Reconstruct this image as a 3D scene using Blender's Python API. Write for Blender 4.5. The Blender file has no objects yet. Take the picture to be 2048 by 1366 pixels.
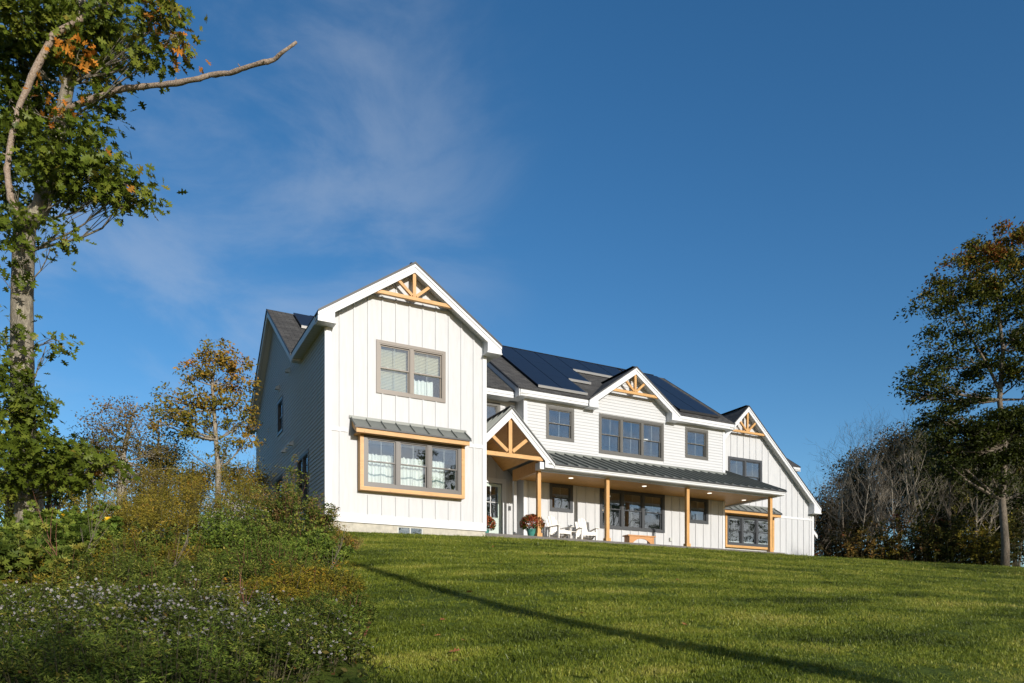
import bpy, math, random
import numpy as np
from mathutils import Vector, Matrix

# ------------------------------------------------------------------ camera, sky, sun, exposure
S = bpy.context.scene
COL = S.collection
CAM = np.array([-5.13658, -20.94477, -3.10134])
FPX, YAW, HOR = 1526.8215, 1.09124981, 1267.0
FW = np.array([math.cos(YAW), math.sin(YAW)])      # horizontal view direction
RT = np.array([math.sin(YAW), -math.cos(YAW)])     # to the right

cd = bpy.data.cameras.new('camera')
cam = bpy.data.objects.new('camera', cd)
COL.objects.link(cam)
cam.location = CAM
cam.rotation_euler = (math.pi/2, 0, math.atan2(FW[1], FW[0]) - math.pi/2)
cd.sensor_fit = 'HORIZONTAL'
cd.sensor_width = 36.0
cd.lens = FPX/2048*36.0
cd.shift_y = (HOR-683)/2048
cd.clip_start = 0.1
cd.clip_end = 3000
S.camera = cam

SUN_D = Vector((-0.08, 1.0, -0.262)).normalized()   # direction in which the light travels
EL = math.asin(-SUN_D.z)
sun_l = bpy.data.lights.new('sun', 'SUN')
sun_l.energy = 5.0
sun_l.angle = math.radians(0.5)
sun_l.color = (1.0, 0.95, 0.875)
sun = bpy.data.objects.new('sun', sun_l)
COL.objects.link(sun)
sun.location = (0, -60, 40)
sun.rotation_euler = SUN_D.to_track_quat('-Z', 'Y').to_euler()

world = bpy.data.worlds.new('World')
S.world = world
world.use_nodes = True
nt = world.node_tree
nt.nodes.clear()
def wn(t, **k):
    n = nt.nodes.new(t)
    for a, b in k.items():
        setattr(n, a, b)
    return n
sky = wn('ShaderNodeTexSky', sky_type='NISHITA', sun_disc=False)
sky.sun_elevation = EL
sky.sun_rotation = math.atan2(-SUN_D.x, -SUN_D.y)
sky.altitude = 300
sky.air_density = 1.0
sky.dust_density = 0.45
sky.ozone_density = 3.0
bg = wn('ShaderNodeBackground')
bg.inputs['Strength'].default_value = 0.142
out = wn('ShaderNodeOutputWorld')
tc = wn('ShaderNodeTexCoord')
mp = wn('ShaderNodeMapping')
mp.inputs['Scale'].default_value = (1.0, 1.0, 2.1)
mp.inputs['Location'].default_value = (2.17, 1.3, .31)
mp.inputs['Rotation'].default_value = (.15, .25, .6)
n1 = wn('ShaderNodeTexNoise')
n1.inputs['Scale'].default_value = 4.2
n1.inputs['Detail'].default_value = 9
n1.inputs['Roughness'].default_value = 0.58
n1.inputs['Distortion'].default_value = 0.45
r1 = wn('ShaderNodeMapRange', interpolation_type='SMOOTHSTEP')
r1.inputs['From Min'].default_value = 0.38
r1.inputs['From Max'].default_value = 0.72
lk = nt.links.new
lk(tc.outputs['Generated'], mp.inputs['Vector'])
lk(mp.outputs['Vector'], n1.inputs['Vector'])
lk(n1.outputs['Fac'], r1.inputs['Value'])
def region(d, a, b):
    d = Vector(d).normalized()
    dot = wn('ShaderNodeVectorMath', operation='DOT_PRODUCT')
    dot.inputs[1].default_value = d
    lk(tc.outputs['Generated'], dot.inputs[0])
    r = wn('ShaderNodeMapRange', interpolation_type='SMOOTHSTEP')
    r.inputs['From Min'].default_value = math.cos(math.radians(a))
    r.inputs['From Max'].default_value = math.cos(math.radians(b))
    lk(dot.outputs['Value'], r.inputs['Value'])
    return r.outputs['Result']
def ray(u, v):
    return (FW[0]+RT[0]*(u-1024)/FPX, FW[1]+RT[1]*(u-1024)/FPX, (HOR-v)/FPX)
def at(u, v, D):
    """point D metres in front of the camera (along its horizontal axis) seen at photo pixel u, v"""
    r = ray(u, v)
    return Vector((CAM[0]+D*r[0], CAM[1]+D*r[1], CAM[2]+D*r[2]))
ra = region(ray(390, 340), 24, 2)                  # wisps over the left half of the view
rb = region((0.45, -1.0, 0.25), 70, 28)            # broken cloud on the sun's side, seen only as reflections
mm = wn('ShaderNodeMath', operation='MULTIPLY')
lk(r1.outputs['Result'], mm.inputs[0]); lk(ra, mm.inputs[1])
ms = wn('ShaderNodeMath', operation='MULTIPLY', use_clamp=True); ms.inputs[1].default_value = 0.30
lk(mm.outputs[0], ms.inputs[0])
hs = wn('ShaderNodeHueSaturation')
hs.inputs['Saturation'].default_value = 1.22
lk(sky.outputs['Color'], hs.inputs['Color'])
mx = wn('ShaderNodeMix', data_type='RGBA')
mx.inputs['B'].default_value = (3.9, 4.3, 4.9, 1)
lk(ms.outputs[0], mx.inputs['Factor'])
lk(hs.outputs['Color'], mx.inputs['A'])
r2 = wn('ShaderNodeMapRange', interpolation_type='SMOOTHSTEP')
r2.inputs['From Min'].default_value = 0.40; r2.inputs['From Max'].default_value = 0.62
lk(n1.outputs['Fac'], r2.inputs['Value'])
m2_ = wn('ShaderNodeMath', operation='MULTIPLY'); lk(r2.outputs['Result'], m2_.inputs[0]); lk(rb, m2_.inputs[1])
m3_ = wn('ShaderNodeMath', operation='MULTIPLY'); m3_.inputs[1].default_value = .8; lk(m2_.outputs[0], m3_.inputs[0])
mx2 = wn('ShaderNodeMix', data_type='RGBA'); mx2.inputs['B'].default_value = (7.6, 7.0, 6.4, 1)
lk(m3_.outputs[0], mx2.inputs['Factor']); lk(mx.outputs['Result'], mx2.inputs['A'])
lk(mx2.outputs['Result'], bg.inputs['Color'])
lk(bg.outputs[0], out.inputs['Surface'])

S.view_settings.view_transform = 'Standard'
S.view_settings.look = 'None'
S.view_settings.exposure = 0.0
S.view_settings.gamma = 1.0
S.view_settings.use_curve_mapping = False
S.render.engine = 'CYCLES'
S.cycles.max_bounces = 6
S.cycles.transparent_max_bounces = 12
S.cycles.use_denoising = True

# ------------------------------------------------------------------ materials
def mat(name, color=(.5,.5,.5), rough=.6, metal=0.0, spec=.5):
    m = bpy.data.materials.new(name)
    m.use_nodes = True
    b = m.node_tree.nodes['Principled BSDF']
    b.inputs['Base Color'].default_value = (*color, 1)
    b.inputs['Roughness'].default_value = rough
    b.inputs['Metallic'].default_value = metal
    b.inputs['Specular IOR Level'].default_value = spec
    return m
def nd(m, t, **k):
    n = m.node_tree.nodes.new(t)
    for a, b in k.items():
        setattr(n, a, b)
    return n
def coords(m, scale=(1,1,1), kind='Object', rot=(0,0,0)):
    c = nd(m, 'ShaderNodeTexCoord'); p = nd(m, 'ShaderNodeMapping')
    p.inputs['Scale'].default_value = scale
    p.inputs['Rotation'].default_value = rot
    m.node_tree.links.new(c.outputs[kind], p.inputs['Vector'])
    return p.outputs['Vector']
def noise(m, vec, scale=5, detail=4, rough=.5, dist=0):
    n = nd(m, 'ShaderNodeTexNoise')
    n.inputs['Scale'].default_value = scale; n.inputs['Detail'].default_value = detail
    n.inputs['Roughness'].default_value = rough; n.inputs['Distortion'].default_value = dist
    m.node_tree.links.new(vec, n.inputs['Vector'])
    return n.outputs['Fac']
def ramp(m, fac, stops):
    r = nd(m, 'ShaderNodeValToRGB')
    e = r.color_ramp.elements
    while len(e) < len(stops):
        e.new(0.5)
    for i, (p, c) in enumerate(stops):
        e[i].position = p; e[i].color = (*c, 1)
    m.node_tree.links.new(fac, r.inputs['Fac'])
    return r.outputs['Color']
def base(m, sock):
    m.node_tree.links.new(sock, m.node_tree.nodes['Principled BSDF'].inputs['Base Color'])
def bump(m, sock, strength=.3, dist=.01):
    b = nd(m, 'ShaderNodeBump')
    b.inputs['Strength'].default_value = strength; b.inputs['Distance'].default_value = dist
    m.node_tree.links.new(sock, b.inputs['Height'])
    m.node_tree.links.new(b.outputs['Normal'], m.node_tree.nodes['Principled BSDF'].inputs['Normal'])

def painted(name, c, var=.06, rough=.55, sc=(2,2,.25)):
    m = mat(name, c, rough)
    v = coords(m, sc)
    f = noise(m, v, 6, 6, .6)
    lo = tuple(x*(1-var) for x in c); hi = tuple(min(.9, x*(1+var*.5)) for x in c)
    base(m, ramp(m, f, [(.3, lo), (.7, hi)]))
    bump(m, noise(m, coords(m, (30, 30, 2.5)), 8, 4), .12, .003)
    return m
M = {}
M['panel'] = painted('white_board_panel', (.49, .495, .50), .08)
M['clap'] = painted('white_clapboard', (.505, .51, .515), .06, sc=(.4,.4,6))
M['trim'] = mat('white_trim', (.59, .597, .603), .45)
M['soffit'] = mat('soffit_vinyl', (.56, .555, .53), .5)
v = coords(M['soffit'], (1,1,1))
w = nd(M['soffit'], 'ShaderNodeTexWave', wave_type='BANDS', bands_direction='X', wave_profile='SAW')
w.inputs['Scale'].default_value = 1.6
M['soffit'].node_tree.links.new(v, w.inputs['Vector'])
base(M['soffit'], ramp(M['soffit'], w.outputs['Fac'], [(0, (.24,.235,.21)), (.09, (.55,.545,.52)), (1, (.56,.555,.53))]))
bump(M['soffit'], w.outputs['Fac'], .4, .01)
M['soffy'] = M['soffit'].copy(); M['soffy'].name = 'soffit_vinyl_side'
for n in M['soffy'].node_tree.nodes:
    if n.bl_idname == 'ShaderNodeTexWave':
        n.bands_direction = 'Y'

def wood(name, c1, c2, scale=(3,3,3), rough=.5, knots=True):
    m = mat(name, c1, rough)
    v = coords(m, scale)
    f = noise(m, v, 3, 8, .62, .6)
    g = noise(m, coords(m, tuple(s*5 for s in scale)), 6, 4, .6)
    mxn = nd(m, 'ShaderNodeMath', operation='MULTIPLY_ADD')
    mxn.inputs[1].default_value = .6
    m.node_tree.links.new(f, mxn.inputs[0]); 
    mg = nd(m, 'ShaderNodeMath', operation='MULTIPLY'); mg.inputs[1].default_value = .4
    m.node_tree.links.new(g, mg.inputs[0]); m.node_tree.links.new(mg.outputs[0], mxn.inputs[2])
    col = ramp(m, mxn.outputs[0], [(.28, tuple(x*.62 for x in c1)), (.42, c1), (.7, c2)])
    if knots:
        vo = nd(m, 'ShaderNodeTexVoronoi'); vo.inputs['Scale'].default_value = 4.5
        m.node_tree.links.new(coords(m, (1.6,1.6,1.6)), vo.inputs['Vector'])
        kr = ramp(m, vo.outputs['Distance'], [(.0, (.35,.25,.18)), (.09, (.5,.4,.3)), (.14, (1,1,1))])
        mu = nd(m, 'ShaderNodeMix', data_type='RGBA', blend_type='MULTIPLY')
        mu.inputs['Factor'].default_value = .75
        m.node_tree.links.new(col, mu.inputs['A']); m.node_tree.links.new(kr, mu.inputs['B'])
        col = mu.outputs['Result']
    base(m, col)
    bump(m, f, .15, .004)
    return m
M['cedar'] = wood('cedar_vertical', (.46,.235,.068), (.60,.35,.125), (6,6,.7))
M['cedarh'] = wood('cedar_horizontal', (.47,.245,.075), (.61,.36,.13), (.7,6,6))
M['pine'] = wood('pine_ceiling', (.62,.31,.080), (.80,.45,.14), (9,.8,9), .45, False)
M['bench'] = wood('bench_wood', (.42,.19,.06), (.55,.27,.10), (1,6,6), .5)

def shingles(name):
    m = mat(name, (.07,.07,.07), .9, spec=.2)
    c = nd(m, 'ShaderNodeTexCoord')
    br = nd(m, 'ShaderNodeTexBrick')
    br.inputs['Color1'].default_value = (.085,.083,.080,1); br.inputs['Color2'].default_value = (.060,.058,.056,1)
    br.inputs['Mortar'].default_value = (.018,.018,.018,1)
    br.inputs['Scale'].default_value = 1.0
    br.inputs['Brick Width'].default_value = .32; br.inputs['Row Height'].default_value = .135
    br.inputs['Mortar Size'].default_value = .010; br.inputs['Mortar Smooth'].default_value = .3
    m.node_tree.links.new(c.outputs['UV'], br.inputs['Vector'])
    g = noise(m, c.outputs['Object'], 3, 8, .7)
    mu = nd(m, 'ShaderNodeMix', data_type='RGBA', blend_type='MULTIPLY'); mu.inputs['Factor'].default_value = 1
    m.node_tree.links.new(br.outputs['Color'], mu.inputs['A'])
    m.node_tree.links.new(ramp(m, g, [(.3, (.6,.6,.6)), (.7, (1.35,1.33,1.3))]), mu.inputs['B'])
    base(m, mu.outputs['Result'])
    bump(m, br.outputs['Fac'], -.6, .012)
    return m
M['shingle'] = shingles('asphalt_shingles')
M['metal'] = mat('standing_seam_metal', (.155,.165,.15), .45, .12)
bump(M['metal'], noise(M['metal'], coords(M['metal'], (1,1,1)), 2.5, 3), .08, .02)
M['dark_edge'] = mat('dark_drip_edge', (.03,.03,.032), .5)
M['solar'] = mat('solar_cells', (.013,.017,.028), .28, spec=.12)
sv = coords(M['solar'], (1,1,1))
M['solarframe'] = mat('solar_skirt', (.30,.30,.30), .4, .5)
M['solarblack'] = mat('solar_black_skirt', (.02,.02,.022), .4)
M['fr_clay_lit'] = mat('window_frame_clay_lit', (.165,.135,.105), .4)  # frames share one colour; sun and reflection are painted into each tone
M['fr_clay_dim'] = mat('window_frame_clay_dim', (.085,.075,.066), .4)
M['fr_clay'] = mat('window_frame_clay', (.090,.086,.076), .4)
M['fr_clay_shade'] = mat('window_frame_clay_shade', (.048,.052,.058), .4)
M['concrete'] = painted('foundation_concrete', (.46,.43,.36), .22, .9, (1,1,1))
M['deck'] = painted('weathered_deck_board', (.15,.138,.125), .4, .8, (1,12,12))
M['door'] = mat('pale_green_door', (.44,.52,.47), .45)
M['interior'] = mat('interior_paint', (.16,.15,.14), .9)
M['curtain'] = mat('white_curtain', (.82,.83,.80), .8)
M['band'] = mat('curtain_band', (.25,.32,.33), .8)
M['blind'] = mat('blind_slat', (.60,.56,.44), .5)
M['plastic_white'] = mat('white_chair_plastic', (.74,.71,.66), .5)
M['pot'] = mat('teal_glazed_pot', (.06,.24,.20), .3)
M['black'] = mat('black_box', (.02,.02,.02), .4)
M['grey'] = mat('grey_box', (.42,.43,.40), .5)
M['yellow'] = mat('yellow_plastic', (.85,.48,.01), .35)
M['brass'] = mat('white_nickel', (.7,.68,.6), .3, .6)

def glass():
    m = bpy.data.materials.new('window_glass'); m.use_nodes = True
    t = m.node_tree; t.nodes.clear()
    o = t.nodes.new('ShaderNodeOutputMaterial'); x = t.nodes.new('ShaderNodeMixShader')
    tr = t.nodes.new('ShaderNodeBsdfTransparent'); tr.inputs[0].default_value = (.93,.96,.95,1)
    g = t.nodes.new('ShaderNodeBsdfGlossy'); g.inputs['Roughness'].default_value = .006
    g.inputs[0].default_value = (.92,.95,1,1)
    lw = t.nodes.new('ShaderNodeLayerWeight'); lw.inputs['Blend'].default_value = .22
    r = t.nodes.new('ShaderNodeMapRange'); r.inputs['To Min'].default_value = .14; r.inputs['To Max'].default_value = .95
    t.links.new(lw.outputs['Fresnel'], r.inputs['Value'])
    t.links.new(r.outputs[0], x.inputs[0]); t.links.new(tr.outputs[0], x.inputs[1]); t.links.new(g.outputs[0], x.inputs[2])
    # slight waviness of the panes
    c = t.nodes.new('ShaderNodeTexCoord'); n = t.nodes.new('ShaderNodeTexNoise'); n.inputs['Scale'].default_value = 1.1
    n.inputs['Detail'].default_value = 1
    b = t.nodes.new('ShaderNodeBump'); b.inputs['Strength'].default_value = .12; b.inputs['Distance'].default_value = .02
    t.links.new(c.outputs['Object'], n.inputs['Vector']); t.links.new(n.outputs['Fac'], b.inputs['Height'])
    t.links.new(b.outputs['Normal'], g.inputs['Normal'])
    t.links.new(x.outputs[0], o.inputs[0])
    return m
M['glass'] = glass()
def emit(name, c, s):
    m = bpy.data.materials.new(name); m.use_nodes = True
    b = m.node_tree.nodes['Principled BSDF']
    b.inputs['Base Color'].default_value = (*c, 1)
    b.inputs['Emission Color'].default_value = (*c, 1); b.inputs['Emission Strength'].default_value = s
    return m
M['lamp'] = emit('lit_lamp', (1, .93, .80), 1.6)
M['warm'] = emit('lit_warm_bulb', (1, .62, .25), 5)

def leafmat(name, stops, trans=.35, rough=.5, flat=0):
    """foliage: colour from the per-leaf 'tint', with light passing through"""
    m = bpy.data.materials.new(name); m.use_nodes = True
    t = m.node_tree; b = t.nodes['Principled BSDF']
    a = t.nodes.new('ShaderNodeAttribute'); a.attribute_name = 'tint'
    r = t.nodes.new('ShaderNodeValToRGB')
    e = r.color_ramp.elements
    while len(e) < len(stops):
        e.new(.5)
    for i, (p, c) in enumerate(stops):
        e[i].position = p; e[i].color = (*c, 1)
    t.links.new(a.outputs['Fac'], r.inputs['Fac'])
    t.links.new(r.outputs['Color'], b.inputs['Base Color'])
    b.inputs['Roughness'].default_value = rough; b.inputs['Specular IOR Level'].default_value = .10
    tl = t.nodes.new('ShaderNodeBsdfTranslucent'); t.links.new(r.outputs['Color'], tl.inputs[0])
    x = t.nodes.new('ShaderNodeMixShader'); x.inputs[0].default_value = trans
    t.links.new(b.outputs[0], x.inputs[1]); t.links.new(tl.outputs[0], x.inputs[2])
    t.links.new(x.outputs[0], t.nodes['Material Output'].inputs[0])
    return m
def barkmat(name, c1, c2, c3=None, sc=(7,7,1.6)):
    m = mat(name, c1, .9, spec=.15)
    v = coords(m, sc)
    f = noise(m, v, 4, 8, .65, .4)
    base(m, ramp(m, f, [(.32, c1), (.6, c2)] + ([(.66, c3)] if c3 else [])))
    bump(m, f, .8, .03)
    return m
M['bark_oak'] = barkmat('oak_bark', (.10,.085,.065), (.27,.235,.18), (.40,.38,.26), (5,5,2))
M['bark_dead'] = barkmat('bare_dead_wood', (.17,.115,.075), (.38,.30,.235), None, (9,9,9))
M['bark_pale'] = barkmat('pale_bark', (.12,.105,.085), (.36,.32,.26), None)
M['bark_grey'] = barkmat('grey_bark', (.075,.058,.042), (.20,.165,.125), None)
M['bark_pale2'] = barkmat('pale_grey_bark', (.12,.10,.075), (.33,.285,.22), None)
M['bark_dark'] = barkmat('dark_bark', (.035,.03,.025), (.10,.085,.07), None)

# ------------------------------------------------------------------ helpers
def tag(o, label=None, cat=None, group=None, kind=None):
    if label: o['label'] = label
    if cat: o['category'] = cat
    if group: o['group'] = group
    if kind: o['kind'] = kind
    return o
def empty(name, loc=(0,0,0), rz=0):
    o = bpy.data.objects.new(name, None); o.empty_display_size = .3
    o.location = loc; o.rotation_euler = (0, 0, rz)
    COL.objects.link(o)
    return o
class G:
    """collects closed solids and links them as one mesh object"""
    def __init__(s, T=None): s.v = []; s.f = []; s.T = T
    def add(s, vs, fs):
        o = len(s.v)
        s.v += [tuple(s.T(p)) if s.T else tuple(p) for p in vs]
        s.f += [tuple(i+o for i in f) for f in fs]
        return s
    def box(s, x0, x1, y0, y1, z0, z1):
        if x0 > x1: x0, x1 = x1, x0
        if y0 > y1: y0, y1 = y1, y0
        if z0 > z1: z0, z1 = z1, z0
        return s.add([(x0,y0,z0),(x1,y0,z0),(x1,y1,z0),(x0,y1,z0),(x0,y0,z1),(x1,y0,z1),(x1,y1,z1),(x0,y1,z1)],
              [(0,3,2,1),(4,5,6,7),(0,1,5,4),(1,2,6,5),(2,3,7,6),(3,0,4,7)])
    def beam(s, a, b, w, h, up=(0,0,1), ext=0):
        """rectangular bar a->b; w across, h along 'up'"""
        a = Vector(a); b = Vector(b); d = (b-a).normalized(); a = a-d*ext; b = b+d*ext
        up = Vector(up); side = d.cross(up).normalized(); u = side.cross(d).normalized()
        vs = [p+side*i*w/2+u*j*h/2 for p in (a, b) for i, j in ((-1,-1),(1,-1),(1,1),(-1,1))]
        return s.add(vs, [(0,1,2,3),(7,6,5,4),(0,4,5,1),(1,5,6,2),(2,6,7,3),(3,7,4,0)])
    def ext(s, poly, d):
        """polygon of 3-D points pushed along d into a solid"""
        d = Vector(d); n = len(poly); vs = [Vector(p) for p in poly]+[Vector(p)+d for p in poly]
        nrm = Vector((0,0,0))
        for i in range(n):
            nrm += vs[i].cross(vs[(i+1) % n])
        fs = [tuple(range(n)), tuple(range(2*n-1, n-1, -1))]+[(i, i+n, (i+1) % n+n, (i+1) % n) for i in range(n)]
        if nrm.dot(d) > 0: fs = [tuple(reversed(f)) for f in fs]
        return s.add(vs, fs)
    def tube(s, pts, rad, n=8, cap=True):
        pts = [Vector(p) for p in pts]; o = len(s.v); V = []
        ref = Vector((.3,.9,.1)).normalized()
        for i, p in enumerate(pts):
            d = (pts[min(i+1, len(pts)-1)]-pts[max(i-1, 0)]).normalized()
            a = d.cross(ref)
            if a.length < .05: a = d.cross(Vector((1,0,0)))
            a.normalize(); b = d.cross(a)
            r = rad[i] if hasattr(rad, '__len__') else rad
            for k in range(n):
                t = 2*math.pi*k/n
                V.append(p+a*(r*math.cos(t))+b*(r*math.sin(t)))
        F = []
        for i in range(len(pts)-1):
            for k in range(n):
                F.append((i*n+k, i*n+(k+1) % n, (i+1)*n+(k+1) % n, (i+1)*n+k))
        if cap:
            F.append(tuple(reversed(range(n)))); F.append(tuple((len(pts)-1)*n+k for k in range(n)))
        return s.add(V, F)
    def build(s, name, m, parent=None, smooth=False, bevel=0):
        me = bpy.data.meshes.new(name); me.from_pydata([tuple(p) for p in s.v], [], s.f)
        if m: me.materials.append(m)
        if smooth: me.polygons.foreach_set('use_smooth', [True]*len(me.polygons))
        me.update()
        o = bpy.data.objects.new(name, me); COL.objects.link(o)
        if parent: o.parent = parent
        if bevel:
            b = o.modifiers.new('bevel', 'BEVEL'); b.width = bevel; b.segments = 2; b.limit_method = 'ANGLE'
        return o
def box(name, m, parent, *a, **k):
    return G().box(*a).build(name, m, parent, **k)

def uv_slope(o, p0, du, dv):
    """planar UVs in metres for the roof planes"""
    me = o.data; l = me.uv_layers.new(name='uv'); du = Vector(du).normalized(); dv = Vector(dv).normalized(); p0 = Vector(p0)
    for lp in me.loops:
        c = me.vertices[lp.vertex_index].co-p0
        l.data[lp.index].uv = (c.dot(du), c.dot(dv))

def strips(x0, x1, ztop, z0, holes, brk=()):
    """solid vertical strips (xa, xb, lower, upper-at-a, upper-at-b) of a wall whose top is ztop(x), around rectangular holes"""
    xs = sorted(set([x0, x1]+[h[0] for h in holes]+[h[1] for h in holes]+list(brk)))
    xs = [x for x in xs if x0 <= x <= x1]
    res = []
    for a, b in zip(xs, xs[1:]):
        if b-a < 1e-4: continue
        cm = (a+b)/2; lo = z0
        for h in sorted([h for h in holes if h[0] < cm < h[1]], key=lambda h: h[2]):
            if h[2]-lo > 1e-3: res.append((a, b, lo, h[2], h[2]))
            lo = max(lo, h[3])
        if ztop(cm)-lo > 1e-3: res.append((a, b, lo, ztop(a), ztop(b)))
    return res
def profile(pts):
    xs = [p[0] for p in pts]; zs = [p[1] for p in pts]
    return lambda x: float(np.interp(x, xs, zs))

# ------------------------------------------------------------------ ground
def smooth(t): t = min(1, max(0, t)); return t*t*(3-2*t)
def zc(x): return float(np.interp(x, [-12, -4, 0, 4.87, 7, 19, 34, 60], [-1.1, -.62, -.34, -.22, -.10, -.08, .06, -.3]))
def ground(x, y):
    e = float(np.interp(x, [0, 4.87, 6.5, 60], [0.0, 0.0, .62, .62]))
    t = e-y
    if t > 0:
        s = .185*t-.185*.8*(1-math.exp(-t/.8))*.55          # eased crest, then the even slope
        z = zc(x)-s-.0016*max(0, t-9)**2*.9
        if y < -24: z = ground(x, -24)-.11*(-24-y)
        return z
    b = max(0, y-8.5)
    return zc(x)+.02*min(1, -t)-.05*b*(1 if b < 30 else 30/b)

def build_ground():
    xs = np.concatenate([np.linspace(-400,-45,14), np.linspace(-40,-9,28), np.linspace(-8,40,130), np.linspace(42,80,20), np.linspace(90,700,16)])
    ys = np.concatenate([np.linspace(-400,-60,14), np.linspace(-55,-24,20), np.linspace(-23,7,110), np.linspace(8,60,26), np.linspace(70,700,16)])
    rng = random.Random(3)
    V = []; F = []
    for j, y in enumerate(ys):
        for i, x in enumerate(xs):
            n = (math.sin(x*1.3+y*.7)+math.sin(x*.55-y*1.1+1))*.012*(1 if y < .2 else .1)
            V.append((x, y, ground(float(x), float(y))+n))
    w = len(xs)
    for j in range(len(ys)-1):
        for i in range(w-1):
            F.append((j*w+i, j*w+i+1, (j+1)*w+i+1, (j+1)*w+i))
    g = G(); g.v = V; g.f = F
    m = mat('lawn_soil', (.05,.08,.02), .95, spec=.1)
    v = coords(m)
    f = noise(m, v, .9, 8, .65); f2 = noise(m, v, 14, 6, .7)
    mu = nd(m, 'ShaderNodeMath', operation='MULTIPLY_ADD'); mu.inputs[1].default_value = .55
    m2 = nd(m, 'ShaderNodeMath', operation='MULTIPLY'); m2.inputs[1].default_value = .45
    m.node_tree.links.new(f2, m2.inputs[0]); m.node_tree.links.new(f, mu.inputs[0]); m.node_tree.links.new(m2.outputs[0], mu.inputs[2])
    base(m, ramp(m, mu.outputs[0], [(.36, (.035,.048,.010)), (.5, (.070,.100,.014)), (.66, (.14,.15,.03))]))
    bump(m, f2, .8, .04)
    return tag(g.build('ground', m, smooth=True), kind='structure')
build_ground()

# ------------------------------------------------------------------ the house
H = empty('farmhouse')
tag(H, 'white two storey farmhouse with cedar porch, gable trusses and solar panels above the lawn', 'house')
def plane_front(Yp): return lambda p: (p[0], Yp+p[1], p[2])       # local (s, depth, z): wall faces -Y
def plane_left(Xp): return lambda p: (Xp+p[1], -p[0], p[2])       # wall faces -X, s = -Y
def plane_right(Xp): return lambda p: (Xp-p[1], p[0], p[2])       # wall faces +X, s = Y

def wall(name, T, x0, x1, top, z0, holes=(), brk=(), m=None, th=.14):
    g = G(T)
    for a, b, lo, ua, ub in strips(x0, x1, top, z0, holes, brk):
        g.ext([(a,0,lo),(b,0,lo),(b,0,ub),(a,0,ua)], (0, th, 0))
    return g.build(name, m or M['panel'], H)
def battens(W, T, xs, top, z0, holes=(), proud=.026, w=.044, gap=0):
    for x in xs:
        for a, b, lo, ua, ub in strips(x-w/2, x+w/2, top, z0, holes):
            if b-a < w*.9: continue
            G(T).ext([(a,-proud,lo),(b,-proud,lo),(b,-proud,ub-gap),(a,-proud,ua-gap)], (0, proud-.002, 0)).build('batten', M['panel'], W)
def clapboards(W, T, x0, x1, top, z0, z1, holes=(), brk=(), h=.1143, t=.024):
    """bevelled boards, thick edge down, each cut at openings and at the roof line"""
    n = int((z1-z0)/h)+1
    for i in range(n):
        a = z0+i*h; b = a+h
        if a >= z1: break
        segs = []
        # where does the roof line clear this course?
        N = 240; xsr = [x0+(x1-x0)*k/N for k in range(N+1)]
        run = None
        for x in xsr:
            ok = top(x) > a+.02 and not any(hh[0]-1e-4 < x < hh[1]+1e-4 and hh[2] < b-.01 and hh[3] > a+.01 for hh in holes)
            if ok and run is None: run = x
            if (not ok) and run is not None: segs.append([run, x]); run = None
        if run is not None: segs.append([run, x1])
        for sgm in segs:
            c, d = sgm
            for hh in holes:                                   # snap the ends to the casing
                if hh[2] < b-.01 and hh[3] > a+.01:
                    if abs(c-hh[1]) < (x1-x0)/N*1.5: c = hh[1]
                    if abs(d-hh[0]) < (x1-x0)/N*1.5: d = hh[0]
            if d-c < .03: continue
            bb = min(b+.004, z1)
            G(T).add([(c,-t,a),(d,-t,a),(d,-.001,a),(c,-.001,a),(c,-.005,bb),(d,-.005,bb),(d,-.001,bb),(c,-.001,bb)],
              [(0,3,2,1),(4,5,6,7),(0,1,5,4),(1,2,6,5),(2,3,7,6),(3,0,4,7)]).build('clapboard', M['clap'], W)

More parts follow.
